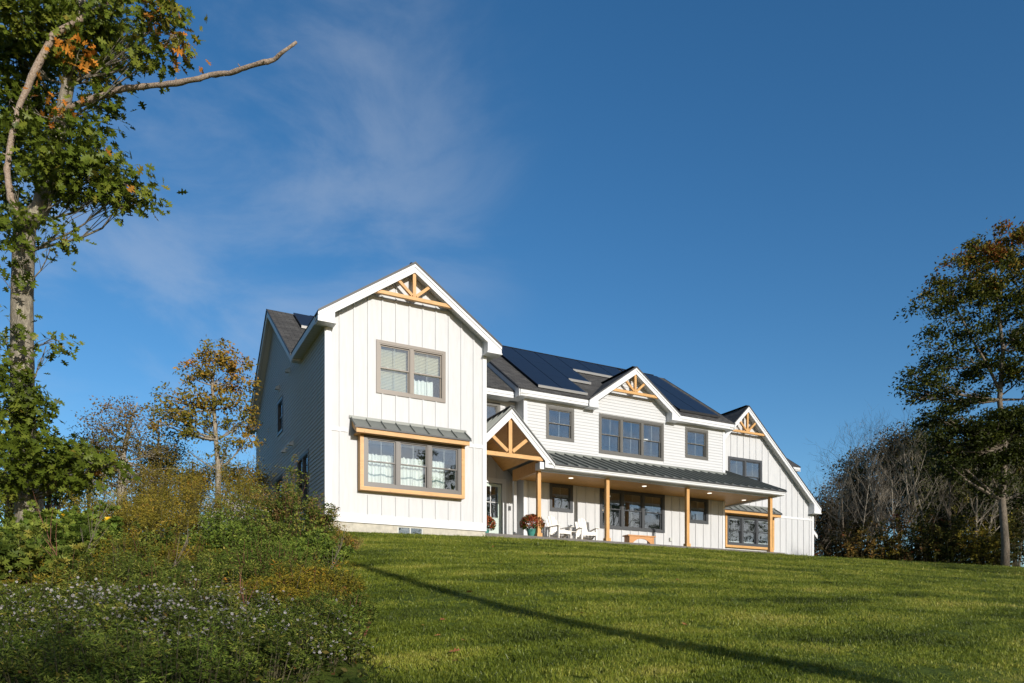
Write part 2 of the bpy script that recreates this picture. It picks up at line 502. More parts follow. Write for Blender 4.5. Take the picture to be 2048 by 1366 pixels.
def window(T, x0, x1, z0, z1, n=1, fm=None, cw=.09, label=None, rail=.5, mull=.13, proud=.034, dark=True):
    """double-hung window group; local s x0..x1, z0..z1 are the outer casing"""
    fm = fm or M['fr_clay']
    g = G(T); p = -proud
    for k, (dp, wd) in enumerate(((p, cw), (p+.012, cw+.028))):      # stepped casing
        y1 = .10 if k else .0
        q = wd-(.028 if k else 0)
        a0, a1, b0, b1 = (x0, x1, z0, z1) if k == 0 else (x0+cw, x1-cw, z0+cw, z1-cw)
        t = cw if k == 0 else .032
        g.box(a0, a0+t, dp, y1, b0, b1); g.box(a1-t, a1, dp, y1, b0, b1)
        g.box(a0+t, a1-t, dp, y1, b1-t, b1); g.box(a0+t, a1-t, dp, y1, b0, b0+t)
    W = g.build('window', fm, H)
    if label: W['label'] = label
    i0, i1, j0, j1 = x0+cw+.032, x1-cw-.032, z0+cw+.032, z1-cw-.032
    wu = (i1-i0-mull*(n-1))/n
    zm = j0+(j1-j0)*rail
    for k in range(n):
        a = i0+k*(wu+mull); b = a+wu
        if k:
            gm = G(T); gm.box(a-mull, a, p+.014, .10, j0, j1); gm.box(a-mull+.03, a-.03, p+.004, p+.014, j0, j1)
            gm.build('mullion', fm, W)
        for up in (1, 0):
            y0, y1 = (.022, .052) if up else (.054, .084)
            c0, c1 = (zm-.018, j1) if up else (j0, zm+.018)
            t = .034
            gs = G(T).box(a, a+t, y0, y1, c0, c1).box(b-t, b, y0, y1, c0, c1).box(a+t, b-t, y0, y1, c0, c0+t).box(a+t, b-t, y0, y1, c1-t, c1)
            gs.build('sash', fm, W)
            ym = (y0+y1)/2
            G(T).box(a+t, b-t, ym-.003, ym+.003, c0+t, c1-t).build('pane', M['glass'], W)
            mid = (a+b)/2
            G(T).box(mid-.008, mid+.008, ym+.004, ym+.010, c0+t+.001, c1-t-.001).build('muntin', M['muntin'], W)
        for s_ in (.28, .72):
            G(T).box(a+wu*s_-.025, a+wu*s_+.025, .05, .07, zm+.0185, zm+.034).build('sash_lock', M['brass'], W)
    return W
M['muntin'] = mat('grey_muntin', (.30,.30,.29), .5)
def hole(x0, x1, z0, z1, cw=.09): return (x0+cw-.03, x1-cw+.03, z0+cw-.03, z1-cw+.03)
def outer(x0, x1, z0, z1): return (x0, x1, z0, z1)

# --- roof geometry constants
RW = lambda x: 5.60+.685*(2.76-abs(x-2.46))                    # left wing (ridge along Y)
RA = lambda y: 5.57+.706*(min(y, 14.8-y)-3.20)                 # left part of the main roof (ridge y=7.4)
RB = lambda y: 5.60+.700*(min(y, 15.0-y)-2.85)                 # middle part (ridge y=7.5)
RC = lambda x: 5.60+.715*(2.14-abs(x-12.59))                   # cross gable
def RD(x): return 7.61-1.0*(21.28-x) if x < 21.28 else 7.61-.913*(x-21.28)

# --- left wing front wall
T = plane_front(0)
w_up = (1.42, 3.53, 3.71, 5.22)
w_bay = (.89, 4.06, .89, 2.48)
top = lambda x: RW(x)-.16
W1 = wall('front_wing_wall', T, 0, 4.87, top, 0, [hole(*w_up), (1.10, 3.86, 1.12, 2.30)], (2.46,))
bx = [.383, .784, 1.189, 1.600, 2.012, 2.418, 2.825, 3.232, 3.640, 4.048, 4.452]
topb = lambda x: RW(x)-.20
battens(W1, T, bx, topb, 2.606, [outer(*w_up), (.66, 4.26, 2.0, 2.97)])
battens(W1, T, bx, lambda x: 2.498, .242, [(.80, 4.14, .80, 2.6)])
for a, b in ((.135, .60), (4.30, 4.735)):
    G(T).box(a, b, -.024, -.001, 2.50, 2.604).build('belly_band', M['trim'], W1)
G(T).box(.135, 4.735, -.030, -.001, .0, .24).build('skirt_board', M['trim'], W1)
for a, b in ((0, .135), (4.735, 4.87)):
    g = G(T); g.ext([(a,-.032,0),(b,-.032,0),(b,-.032,topb(b)),(a,-.032,topb(a))], (0,.031,0)).build('corner_board', M['trim'], W1)
window(T, *w_up, 2, M['fr_clay_lit'], cw=.085, label='twin window in a lit-toned clay frame with blinds and a pale curtain')

# --- bay window on the wing (box projects .28 m)
def bay(T, x0, x1, z0, z1, n, fm, roof, label, pj=.24):
    """cedar framed box bay; roof=(xl, xr, ztop, y, zfascia_top, zfascia_bottom)"""
    t = .105
    g = G(T); g.box(x0, x0+t, -pj, 0, z0, z1); g.box(x1-t, x1, -pj, 0, z0, z1); g.box(x0+t, x1-t, -pj, 0, z0, z0+t)
    g.box(x0+t, x1-t, -pj, 0, z1-.02, z1+.10)
    B = g.build('bay_frame', M['cedarh'], H); B['label'] = label
    T2 = lambda p: T((p[0], p[1]-pj+.05, p[2]))
    Wn = window(T2, x0+t+.002, x1-t-.002, z0+t+.002, z1-.022, n, fm, cw=.085, mull=.14)
    xl, xr, zt, yo, f1, f0 = roof
    # cedar fascia and its sloped cheeks, then the metal roof with seams
    G(T).box(xl+.05, xr-.05, -yo, -yo+.04, f0, f1).build('bay_fascia', M['cedarh'], H)
    for a in (xl+.05, xr-.09):
        G(T).ext([(a,-yo+.041,f0),(a,-yo+.041,f1),(a,0,zt-.05),(a,0,zt-.22)], (.04,0,0)).build('bay_cheek', M['cedar'], H)
    G(T).box(xl+.091, xr-.091, -yo+.041, -.001, f0+.01, f0+.03).build('bay_soffit', M['cedarh'], H)
    e = .03
    R = G(T).ext([(xl,-yo-e,f1),(xr,-yo-e,f1),(xr,0,zt),(xl,0,zt)], (0,0,.022)).build('bay_roof', M['metal'], H)
    k = 8 if xr-xl > 3 else 8
    for i in range(k+1):
        x = xl+.02+(xr-xl-.04)*i/k
        G(T).beam((x,-yo-e,f1+.036), (x,-.01,zt+.036), .024, .044).build('standing_seam', M['metal'], R)
    G(T).box(xl-.03, xr+.03, -.05, -.026, zt-.01, zt+.07).build('flashing', M['metal'], R)
    G(T).box(xl, xr, -yo-e-.008, -yo-e-.001, f1-.022, f1+.022).build('drip_edge', M['dark_edge'], R)
bay(T, *w_bay, 3, M['fr_clay_dim'], (.67, 4.16, 2.90, .47, 2.56, 2.42), 'cedar framed box bay with three double hung windows and white cafe curtains')

# --- foundation
F_ = G().box(.02, 2.06, .02, .30, -1.2, -.002).box(2.84, 4.85, .02, .30, -1.2, -.002).box(2.06, 2.84, .02, .30, -1.2, -.26).box(2.06, 2.84, .02, .30, -.03, -.002)
fo = F_.build('foundation', M['concrete'], H)
for i in range(12):
    if 2.0 < .35+i*.40 < 2.9: continue
    G().box(.35+i*.40-.006, .35+i*.40+.006, .015, .021, -.9, -.01).build('form_joint', M['concrete'], fo)
G().box(.02, .30, .301, 11.6, -2.2, -.002).build('foundation', M['concrete'], H)
fw_ = G().box(2.06,2.10,.03,.08,-.26,-.03).box(2.80,2.84,.03,.08,-.26,-.03).box(2.43,2.47,.03,.08,-.24,-.05).box(2.10,2.80,.03,.08,-.26,-.24).box(2.10,2.80,.03,.08,-.05,-.03).build('basement_window', M['grey'], H)
for a, b in ((2.101, 2.429), (2.471, 2.799)):
    G().box(a, b, .05, .056, -.239, -.051).build('pane', M['glass'], fw_)

# --- left side wall (clapboard, faces -X)
TL = plane_left(0)
def topL(s):
    y = -s
    return 5.42 if y < 3.25 else RA(y)-.16
lw = [(-3.65, -2.06, .75, 2.40, 2), (-6.92, -5.98, 3.88, 5.08, 1), (-7.23, -6.05, .9, 2.38, 1), (-11.45, -10.42, .9, 2.36, 1)]
W3 = wall('left_side_wall', TL, -11.6, -.001, topL, 0, [hole(*w_[:4], .08) for w_ in lw], (-7.4, -3.25, -3.2501), M['clap'])
clapboards(W3, TL, -11.6, -.10, topL, .02, 8.4, [w_[:4] for w_ in lw])
G(TL).box(-.10, 0, -.030, -.001, 0, 5.42).build('corner_board', M['trim'], W3)
for w_ in lw:
    window(TL, *w_[:4], w_[4], M['fr_clay_shade'], cw=.08, label='dark framed window in the clapboard side wall')
for s_, z_ in ((-4.3, 3.06), (-5.5, 3.08), (-4.84, 5.59), (-6.66, 5.54)):
    G(TL).box(s_-.11, s_+.11, -.035, -.017, z_-.12, z_+.12).ext([(s_-.08,-.035,z_+.08),(s_-.08,-.17,z_-.02),(s_-.08,-.17,z_-.07),(s_-.08,-.035,z_-.07)], (.16,0,0)).build('wall_vent', M['soffit'], H)

# --- wing right side wall, recess, return wall
TR = plane_right(4.87)
wall('wing_right_wall', TR, 0.001, 3.8, lambda s: 5.42, 0)
T = plane_front(3.8)
w_rec = (6.05, 7.24, 4.0, 5.23)
topr = lambda x: 5.42
W4 = wall('recessed_entry_wall', T, 4.872, 7.88, topr, .09, [hole(*w_rec), (6.42, 7.33, .09, 2.33)])
battens(W4, T, [5.1, 5.5, 5.9, 7.62], lambda x: 3.3, .10)
battens(W4, T, [6.3, 6.7, 7.1], lambda x: 3.3, 2.50)
clapboards(W4, T, 4.88, 7.80, topr, 3.35, 5.40, [w_rec])
window(T, *w_rec, 1, M['fr_clay'], label='partly hidden second floor window in the recess')
TX = plane_left(7.88)
W5 = wall('entry_return_wall', TX, -3.799, -3.341, lambda s: 5.42, .09)

# --- front door
D_ = G(T).box(6.44, 6.58, .03, .075, .11, 2.31).box(7.17, 7.31, .03, .075, .11, 2.31).box(6.58, 7.17, .03, .075, .11, 1.08).box(6.58, 7.17, .03, .075, 2.20, 2.31).build('front_door', M['door'], H)
for a, b, c, d in ((6.24,6.435,.10,2.33),(7.315,7.48,.10,2.33),(6.24,7.48,2.33,2.50)):
    G(T).box(a, b, -.035, .02, c, d).build('door_casing', M['trim'], D_)
G(T).box(6.581, 7.169, .045, .053, 1.081, 2.199).build('door_glass', M['door_glass'] if 'door_glass' in M else M['glass'], D_)
for a, b, c, d in ((6.863,6.887,1.081,2.199),(6.581,7.169,1.628,1.652)):
    G(T).box(a, b, .030, .0445 if a > 6.6 else .0440, c, d).build('muntin', M['trim'], D_)
G(T).box(6.55, 6.58, .010, .0295, 1.05, 2.23).box(7.17, 7.20, .010, .0295, 1.05, 2.23).box(6.58, 7.17, .010, .0295, 1.05, 1.08).box(6.58, 7.17, .010, .0295, 2.20, 2.23).build('glazing_frame', M['door'], D_)
G(T).box(6.60, 7.15, .016, .0295, .25, .90).build('door_panel', M['door'], D_)
G(T).box(7.575, 7.665, -.045, -.0195, 1.38, 1.54).build('mailbox_panel', M['black'], H)['label'] = 'small black intercom panel beside the door'

# --- main front wall
T = plane_front(3.2)
w1 = (8.81, 10.01, 4.01, 5.24); w3 = (11.12, 14.20, 3.74, 5.235); w4 = (15.29, 16.49, 4.01, 5.235)
p1 = (8.95, 9.96, 1.38, 2.44); p2 = (11.17, 14.25, .89, 2.44); p3 = (15.47, 16.51, 1.39, 2.44)
topm = lambda x: max(5.46, RC(x)-.15)
allw = [w1, w3, w4, p1, p2, p3]
W6 = wall('main_front_wall', T, 7.88, 17.42, topm, .09, [hole(*q) for q in allw], (12.59, 10.66, 14.52))
b0 = 9.338; sp = .4076
battens(W6, T, [b0+sp*k for k in range(-3, 20)], lambda x: 2.45, .092, [outer(*q) for q in (p1, p2, p3)])
clapboards(W6, T, 8.02, 17.29, lambda x: topm(x)-.04, 3.55, 7.0, [w1, w3, w4], (12.59,))
for a, b in ((7.88, 8.02), (17.29, 17.42)):
    G(T).box(a, b, -.030, -.001, 3.2, 5.46).build('corner_board', M['trim'], W6)
    G(T).box(a, b-.02, -.028, -.001, .092, 2.45).build('corner_board', M['trim'], W6)
for q, n, r_ in ((w1, 1, .5), (w3, 3, .5), (w4, 1, .5)):
    window(T, *q, n, M['fr_clay'], label={w1: 'upper window left of the porch gable', w3: 'wide triple window under the central gable', w4: 'upper window at the right end of the clapboard wall'}[q])
for q, n in ((p1, 1), (p2, 3), (p3, 1)):
    window(T, *q, n, M['fr_clay_shade'], label={p1: 'small porch window behind the white chairs', p2: 'wide triple porch window above the wooden bench', p3: 'small porch window behind the third post'}[q])
G(T).box(14.48, 14.60, -.06, -.0195, .58, .72).build('outlet_box', M['grey'], H)

# --- right end wall of the main volume, rear walls
wall('main_right_wall', plane_right(17.42), 3.341, 11.6, lambda s: RB(s)-.16, 0, (), (7.5,), M['clap'])
G().box(0.15, 17.28, 11.46, 11.6, 0, 5.4).build('rear_wall', M['clap'], H)

# --- right wing
T = plane_front(6.1)
dw = (20.33, 22.47, 3.55, 5.20)
topd = lambda x: RD(x)-.20
W8 = wall('garage_wing_wall', T, 17.561, 26.0, topd, -.4, [hole(*dw), (20.3, 22.95, 1.25, 2.25)], (21.28,))
bd = [20.504+.4*k for k in range(-6, 14)]
battens(W8, T, [x for x in bd if x < 25.8], topd, 2.652, [dw, (19.5, 23.3, 2.0, 2.97)])
battens(W8, T, [x for x in bd if x < 25.8], lambda x: 2.545, -.3, [(20.0, 23.3, .8, 2.6)])
G(T).box(23.3, 25.87, -.024, -.001, 2.548, 2.65).build('belly_band', M['trim'], W8)
G(T).box(25.87, 26.0, -.032, -.001, -.4, topd(26)).build('corner_board', M['trim'], W8)
window(T, *dw, 2, M['fr_clay_shade'], label='twin window above the porch roof end', rail=.5)
bay(T, 20.03, 23.14, .93, 2.46, 3, M['fr_clay_shade'], (19.62, 23.28, 2.92, .50, 2.60, 2.46), 'cedar framed box bay with three windows behind the last post', pj=.16)
wall('garage_right_wall', plane_right(26.0), 6.241, 13.0, lambda s: RD(26)-.2, -.4, (), (), M['clap'])
G().box(17.6, 26.0, 13.0, 13.14, -.4, 3.4).build('rear_wall', M['clap'], H)
box('foundation', M['concrete'], H, 17.6, 26.0, 6.12, 6.4, -1.2, -.402)
# dormer body behind
G().box(22.2, 26.05, 7.7, 11, 2.6, 5.4).build('rear_dormer_wall', M['clap'], H)

# --- roofs
def slab(name, poly, th, m, along, up, parent=H):
    o = G().ext(poly, (0,0,-th)).build(name, m, parent)
    uv_slope(o, poly[0], along, up)
    return o
th = .055
Zf = lambda d: -d
# wing
slab('shingle_roof', [(-.3,-.35,5.6),(2.46,-.35,RW(2.46)),(2.46,6.05,RW(2.46)),(-.3,3.24,5.6)], th, M['shingle'], (0,1,0), (1,0,.685))
slab('shingle_roof', [(2.462,-.35,RW(2.462)),(5.22,-.35,5.6),(5.22,3.24,5.6),(2.462,6.05,RW(2.462))], th, M['shingle'], (0,1,0), (-1,0,.685))
# main, left part
slab('shingle_roof', [(-.3,3.2,RA(3.2)),(7.62,3.2,RA(3.2)),(7.62,7.4,RA(7.4)),(-.3,7.4,RA(7.4))], th, M['shingle'], (1,0,0), (0,1,.706))
slab('shingle_roof', [(-.3,7.402,RA(7.4)),(7.62,7.402,RA(7.4)),(7.62,11.95,RA(11.95)),(-.3,11.95,RA(11.95))], th, M['shingle'], (1,0,0), (0,-1,.706))
# main, middle part
yv = 2.85+(RC(12.59)-5.6)/.7
slab('shingle_roof', [(7.55,2.85,5.6),(10.47,2.85,5.6),(12.589,yv,RB(yv)),(12.589,7.5,RB(7.5)),(7.55,7.5,RB(7.5))], th, M['shingle'], (1,0,0), (0,1,.7))
slab('shingle_roof', [(12.591,yv,RB(yv)),(14.71,2.85,5.6),(17.62,2.85,5.6),(17.62,7.5,RB(7.5)),(12.591,7.5,RB(7.5))], th, M['shingle'], (1,0,0), (0,1,.7))
slab('shingle_roof', [(7.55,7.502,RB(7.5)),(17.62,7.502,RB(7.5)),(17.62,12.0,RB(12)),(7.55,12.0,RB(12))], th, M['shingle'], (1,0,0), (0,-1,.7))
# cross gable: 12 mm above the main plane along its valleys
yc = 2.85+(RC(12.59)-5.6)/.7
slab('shingle_roof', [(10.45,2.84,5.605),(12.59,2.84,RC(12.59)+.01),(12.59,yc+.05,RC(12.59)+.01)], th, M['shingle'], (0,1,0), (1,0,.715))
slab('shingle_roof', [(12.592,2.84,RC(12.59)+.01),(14.73,2.84,5.605),(12.592,yc+.05,RC(12.59)+.01)], th, M['shingle'], (0,1,0), (-1,0,.715))
# right wing
slab('shingle_roof', [(17.63,5.75,RD(17.63)),(21.28,5.75,7.61),(21.28,13.3,7.61),(17.63,13.3,RD(17.63))], th, M['shingle'], (0,1,0), (1,0,1))
slab('shingle_roof', [(21.282,5.75,7.61),(26.14,5.75,RD(26.14)),(26.14,13.3,RD(26.14)),(21.282,13.3,7.61)], th, M['shingle'], (0,1,0), (-1,0,.913))
slab('shingle_roof', [(26.12,7.0,RD(26.12)),(27.3,7.0,RD(27.3)-.02),(27.3,13.3,RD(27.3)-.02),(26.12,13.3,RD(26.12))], th, M['shingle'], (0,1,0), (-1,0,.913))
slab('shingle_roof', [(22.0,7.3,5.55),(26.4,7.3,5.55),(26.4,9.6,7.16),(22.0,9.6,7.16)], th, M['shingle'], (1,0,0), (0,1,.7))
slab('shingle_roof', [(22.0,9.602,7.16),(26.4,9.602,7.16),(26.4,12,5.5),(22.0,12,5.5)], th, M['shingle'], (1,0,0), (0,-1,.7))
# ridge caps
for a, b in (((2.46,-.30,RW(2.46)-.016),(2.46,6.0,RW(2.46)-.016)), ((1.2,7.4,RA(7.4)+.014),(7.5,7.4,RA(7.4)+.014)), ((8.2,7.5,RB(7.5)+.014),(17.0,7.5,RB(7.5)+.014)), ((21.28,5.8,7.62),(21.28,13.2,7.62)), ((12.59,2.9,RC(12.59)+.02),(12.59,yc,RC(12.59)+.02))):
    G().beam(a, b, .22, .025).build('ridge_cap', M['shingle'], H)

def fascia(a, b, h=.2, t=.03, y=None, top_off=.058, name='fascia', m=None):
    """white board hung vertically under a roof edge a->b"""
    a = Vector(a); b = Vector(b)
    d = (b-a); side = Vector((d.y, -d.x, 0)).normalized()*t
    p = [a+Vector((0,0,-top_off)), b+Vector((0,0,-top_off)), b+Vector((0,0,-top_off-h)), a+Vector((0,0,-top_off-h))]
    return G().ext(p, side).build(name, m or M['trim'], H)
def rake(xa, za, xb, zb, y, h=.235, t=.034):
    """front-facing rake board with a narrower crown strip, plus dark roof edge"""
    G().ext([(xa,y,za-.057),(xb,y,zb-.057),(xb,y,zb-.057-h),(xa,y,za-.057-h)], (0,t,0)).build('rake_board', M['trim'], H)
    G().ext([(xa,y-.022,za-.056),(xb,y-.022,zb-.056),(xb,y-.022,zb-.14),(xa,y-.022,za-.14)], (0,.021,0)).build('rake_trim', M['trim'], H)
def gable_front(xl, xr, xm, f, y, ywall, boxes=True, bw=.46, bh=.24, left=True, right=True, clipz=None):
    zl, zr, zm = f(xl), f(xr), f(xm)
    rake(xl, zl, xm, zm, y); rake(xm, zm, xr, zr, y)
    # sloped vinyl soffit between rake and wall
    for a, b in ((xl, xm), (xm, xr)):
        G().ext([(a,y+.035,f(a)-.20),(b,y+.035,f(b)-.20),(b,ywall-.002,f(b)-.20),(a,ywall-.002,f(a)-.20)], (0,0,.02)).build('rake_soffit', M['soffy'], H)
    G().beam((xm-.001,y-.024,zm-.13),(xm+.001,y-.024,zm-.13),.012,.11)
    for ok, x, s in ((left, xl, 1), (right, xr, -1)):
        if ok:
            zb = f(x)-bh
            G().ext([(x+s*.02,y-.002,zb-.02),(x+s*bw,y-.002,zb-.02),(x+s*bw,y-.002,f(x+s*bw)-.20),(x+s*.02,y-.002,f(x)-.06)], (0,ywall-y+.0,0)).build('eave_return', M['trim'], H)
            G().box(x+s*.02-s*.03, x+s*(bw+.03), y-.03, ywall-.002, zb-.055, zb-.021).build('return_cap', M['trim'], H)
gable_front(-.3, 5.22, 2.46, RW, -.35, 0)
gable_front(10.45, 14.73, 12.59, RC, 2.815, 3.2, bw=.40)
gable_front(17.7, 26.14, 21.28, RD, 5.75, 6.1, left=False, bw=.48, bh=.26)
# wing eaves, both sides
def eave_x(x, xw, y0, y1, z, s):
    G().box(x, x+s*.03, y0, y1, z-.235, z-.058).build('fascia', M['trim'], H)
    G().box(x+s*.031, xw-s*.002, y0, y1, z-.235, z-.215).build('eave_soffit', M['soffy'], H)
eave_x(-.3, 0, .002, 3.2, 5.6, 1)
eave_x(5.22, 4.87, .002, 3.1, 5.6, -1)
eave_x(26.14, 26.0, 6.11, 13.2, RD(26.14), -1)
# dark shingle edge line along the gable rakes and the eaves
for (xa, xb, f, y) in ((-.3, 2.46, RW, -.35), (2.46, 5.22, RW, -.35), (10.45, 12.59, RC, 2.815), (12.59, 14.73, RC, 2.815), (17.63, 21.28, RD, 5.75), (21.28, 26.14, RD, 5.75)):
    G().ext([(xa,y-.04,f(xa)+.006),(xb,y-.04,f(xb)+.006),(xb,y-.04,f(xb)-.054),(xa,y-.04,f(xa)-.054)], (0,.038,0)).build('shingle_edge', M['dark_edge'], H)
# front eaves
def eave_y(x0, x1, y, yw, z, h=.2):
    G().box(x0, x1, y, y+.03, z-.058-h*.55, z-.058).build('gutter_fascia', M['trim'], H)
    G().box(x0, x1, y+.022, y+.05, z-.058-h, z-.058-h*.55-.001).build('fascia', M['trim'], H)
    G().box(x0, x1, y+.051, yw-.002, z-.058-h, z-.058-h+.02).build('eave_soffit', M['soffit'], H)
eave_y(5.25, 7.52, 3.2, 3.8, 5.57)
eave_y(7.58, 10.43, 2.85, 3.2, 5.6)
eave_y(14.75, 17.60, 2.85, 3.2, 5.6)
eave_y(-.28, 17.5, 11.96, 11.9, 5.5)
eave_y(22.0, 26.38, 7.3, 7.7, 5.55, .18)
# left gable rake boards (X = -.3) and soffits, middle part's rakes
def rake_x(x, y0, y1, f, xw, h=.21, m=None, ms=None):
    s = 1 if xw > x else -1
    G().ext([(x,y0,f(y0)-.057),(x,y1,f(y1)-.057),(x,y1,f(y1)-.057-h),(x,y0,f(y0)-.057-h)], (s*.03,0,0)).build('rake_board', m or M['trim'], H)
    G().ext([(x-s*.03,y0,f(y0)+.006),(x-s*.03,y1,f(y1)+.006),(x-s*.03,y1,f(y1)-.054),(x-s*.03,y0,f(y0)-.054)], (s*.028,0,0)).build('shingle_edge', M['dark_edge'], H)
    if abs(xw-x) > .1:
        G().ext([(x+s*.032,y0,f(y0)-.20),(x+s*.032,y1,f(y1)-.20),(xw-s*.002,y1,f(y1)-.20),(xw-s*.002,y0,f(y0)-.20)], (0,0,.02)).build('rake_soffit', ms or M['soffit'], H)
rake_x(-.3, 3.2, 7.4, RA, 0); rake_x(-.3, 7.4, 11.95, RA, 0)
G().box(-.29, -.002, 11.45, 11.97, 5.18, 5.46).build('eave_return', M['trim'], H)
G().box(-.29, -.002, 3.02, 3.26, 5.32, 5.44).build('eave_return', M['trim'], H)
rake_x(7.52, 2.85, 7.5, RB, 7.88, h=.24)
G().box(7.53, 7.878, 2.90, 3.6, 5.33, 5.50).build('eave_return', M['trim'], H)
rake_x(17.65, 2.85, 7.5, RB, 17.42); rake_x(17.65, 7.5, 12, RB, 17.42)
G().box(17.43, 17.64, 2.90, 3.5, 5.33, 5.50).build('eave_return', M['trim'], H)
# knee wall that closes the step between the two main roof planes
G().ext([(7.60,3.3,RA(3.3)-.03),(7.60,7.4,RA(7.4)-.03),(7.60,7.4,RB(7.4)-.06),(7.60,3.3,RB(3.3)-.06)], (.02,0,0)).build('roof_step', M['dark_edge'], H)
rake_x(26.42, 7.3, 9.6, lambda y: 5.55+.7*(y-7.3), 26.1)
# lower rake of the rear section, right of the wing
G().ext([(26.16,6.98,RD(26.16)-.06),(27.32,6.98,RD(27.32)-.08),(27.32,6.98,RD(27.32)-.27),(26.16,6.98,RD(26.16)-.25)], (0,.03,0)).build('rake_board', M['trim'], H)
G().box(26.1, 27.0, 7.3, 7.4, .0, 2.6).build('rear_side_wall', M['clap'], H)

# decorative gable trusses
def truss(xm, zb, half, zk, y, f, zs, hs, t=.10, d=.10):
    R = G().beam((xm-half,y,zb), (xm+half,y,zb), d, t).build('gable_truss', M['cedarh'], H, bevel=.006)
    G().box(xm-t/2, xm+t/2, y-d/2+.006, y+d/2-.006, zb+t/2, zk).build('king_post', M['cedar'], R, bevel=.005)
    for s in (-1, 1):
        G().beam((xm+s*.06,y,zb+t/2+.03), (xm+s*hs,y,zs), d*.85, t*.85).build('strut', M['cedar'], R, bevel=.005)
truss(2.46, 6.47, 1.20, 7.24, -.26, RW, 6.93, .50)
truss(12.59, 6.12, 1.14, 6.86, 2.90, RC, 6.60, .49)
truss(21.28, 6.36, 1.10, 7.28, 5.84, RD, 6.88, .52)

# --- solar panels
def solar(x0, x1, ya, yb, f, parent=H, lift=.10):
    def P(x, y, h): return (x, y-.57*h, f(y)+.82*h)
    g = G().ext([P(x0,ya,lift),P(x1,ya,lift),P(x1,yb,lift),P(x0,yb,lift)], (.0, .02, -.03))
    o = g.build('solar_panel', M['solar'], parent)
    return o
PR = [(3.15,4.508),(4.512,5.878),(5.882,7.24)]
def col(x0, x1, rows):
    for r_ in rows: solar(x0+.016, x1-.016, *PR[r_], RB)
xs_ = [8.42, 9.48, 10.54, 11.60, 12.66, 13.72, 14.78]
col(xs_[0], xs_[1], (0,1,2)); col(xs_[1], xs_[2], (0,1,2)); col(xs_[2], xs_[3], (1,2)); col(xs_[3], xs_[4], (2,)); col(xs_[4], xs_[5], (2,)); col(xs_[5], xs_[6], (2,))
col(14.93, 15.98, (0,1,2)); col(15.98, 17.03, (0,1,2))
def skirt(x0, x1, y, f=RB, m='solarframe'):
    G().ext([(x0,y-.075,f(y)+.085),(x1,y-.075,f(y)+.085),(x1,y-.055,f(y)+.005),(x0,y-.055,f(y)+.005)], (0,.012,0)).build('array_skirt', M[m], H)
    if f is RB or True:
        G().ext([(x0,y-.075,f(y)+.088),(x1,y-.075,f(y)+.088),(x1,y-.03,f(y)+.118),(x0,y-.03,f(y)+.118)], (0,.003,-.004)).build('array_skirt', M[m], H)
skirt(8.42, 10.54, 3.13); skirt(10.55, 11.60, 4.50); skirt(11.61, 13.72, 5.87); skirt(14.93, 17.03, 3.13, m='solarblack')
solar(.58, 1.63, 5.90, 7.22, RA); solar(1.65, 2.70, 5.90, 7.22, RA); skirt(.58, 2.70, 5.88, RA)

# --- porch
dk = G().box(4.90, 18.42, .935, 3.199, .01, .088).box(4.90, 7.87, 3.20, 3.799, .01, .088).box(17.43, 18.42, 3.20, 6.0, .01, .088)
DK = dk.build('porch_deck', M['deck'], H)
xx = 4.92
while xx < 18.3:
    x2 = min(xx+2.44, 18.43)
    G().box(xx, x2-.006, .91, .934, -.03, .094).build('deck_board', M['deck'], DK); xx = x2
for k in range(16):
    yy = .94+k*.142
    G().box(4.92, 18.42, yy, yy+.136, .089, .096).build('deck_board', M['deck'], DK)
RP = lambda y: 2.545+.42*(y-.92)
# fascia, soffit and front beam
PF = G().box(7.86, 18.48, .95, .98, 2.39, 2.455).build('porch_fascia', M['trim'], H)
G().box(7.80, 18.50, .925, .949, 2.455, 2.53).build('gutter', M['trim'], PF)
G().box(7.50, 18.46, .981, 1.299, 2.375, 2.39).build('porch_soffit', M['soffit'], PF)
G().box(7.45, 18.40, 1.30, 1.44, 2.355, 2.50).build('porch_beam', M['trim'], PF)
G().box(18.26, 18.40, 1.441, 6.0, 2.355, 2.50).build('porch_beam', M['trim'], PF)
# pine ceiling boards run front to back
x = 7.57
while x < 18.25:
    y1 = 3.198 if x+.13 < 17.42 else 6.09
    G().box(x, x+.127, 1.441, y1, 2.405, 2.42).build('ceiling_board', M['pine'], PF); x += .132
for (lx, ly) in ((9.19,2.08),(12.41,2.08),(15.56,2.05),(17.9,2.6)):
    L_ = G(); L_.tube([(lx,ly,2.396),(lx,ly,2.4045)], .085, 20); L_.build('recessed_light', M['lamp'], PF)
# metal roof with seams
pr = G().ext([(7.6,.90,RP(.90)),(18.5,.90,RP(.90)),(18.5,3.195,RP(3.195)),(7.9,3.195,RP(3.195))], (0,0,-.03)).build('porch_roof', M['metal'], H)
G().ext([(17.47,3.196,RP(3.196)),(18.5,3.196,RP(3.196)),(18.5,6.09,RP(6.09)),(17.47,6.09,RP(6.09))], (0,0,-.03)).build('porch_roof', M['metal'], H)
xx = 18.48
while xx > 8.0:
    ye = 6.08 if xx > 17.5 else 3.18
    G().beam((xx,.89,RP(.89)+.028), (xx,ye,RP(ye)+.028), .028, .058).build('standing_seam', M['metal'], pr); xx -= .405
G().box(8.2, 17.45, 3.13, 3.178, RP(3.15)-.0, RP(3.15)+.10).build('flashing', M['metal'], pr)
G().box(7.84, 18.51, .882, .899, RP(.9)-.035, RP(.9)+.01).build('drip_edge', M['dark_edge'], pr)
G().ext([(18.501,.90,RP(.9)-.005),(18.501,6.09,RP(6.09)-.005),(18.501,6.09,RP(6.09)-.15),(18.501,.95,RP(.95)-.15)], (-.03,0,0)).build('fascia', M['trim'], H)
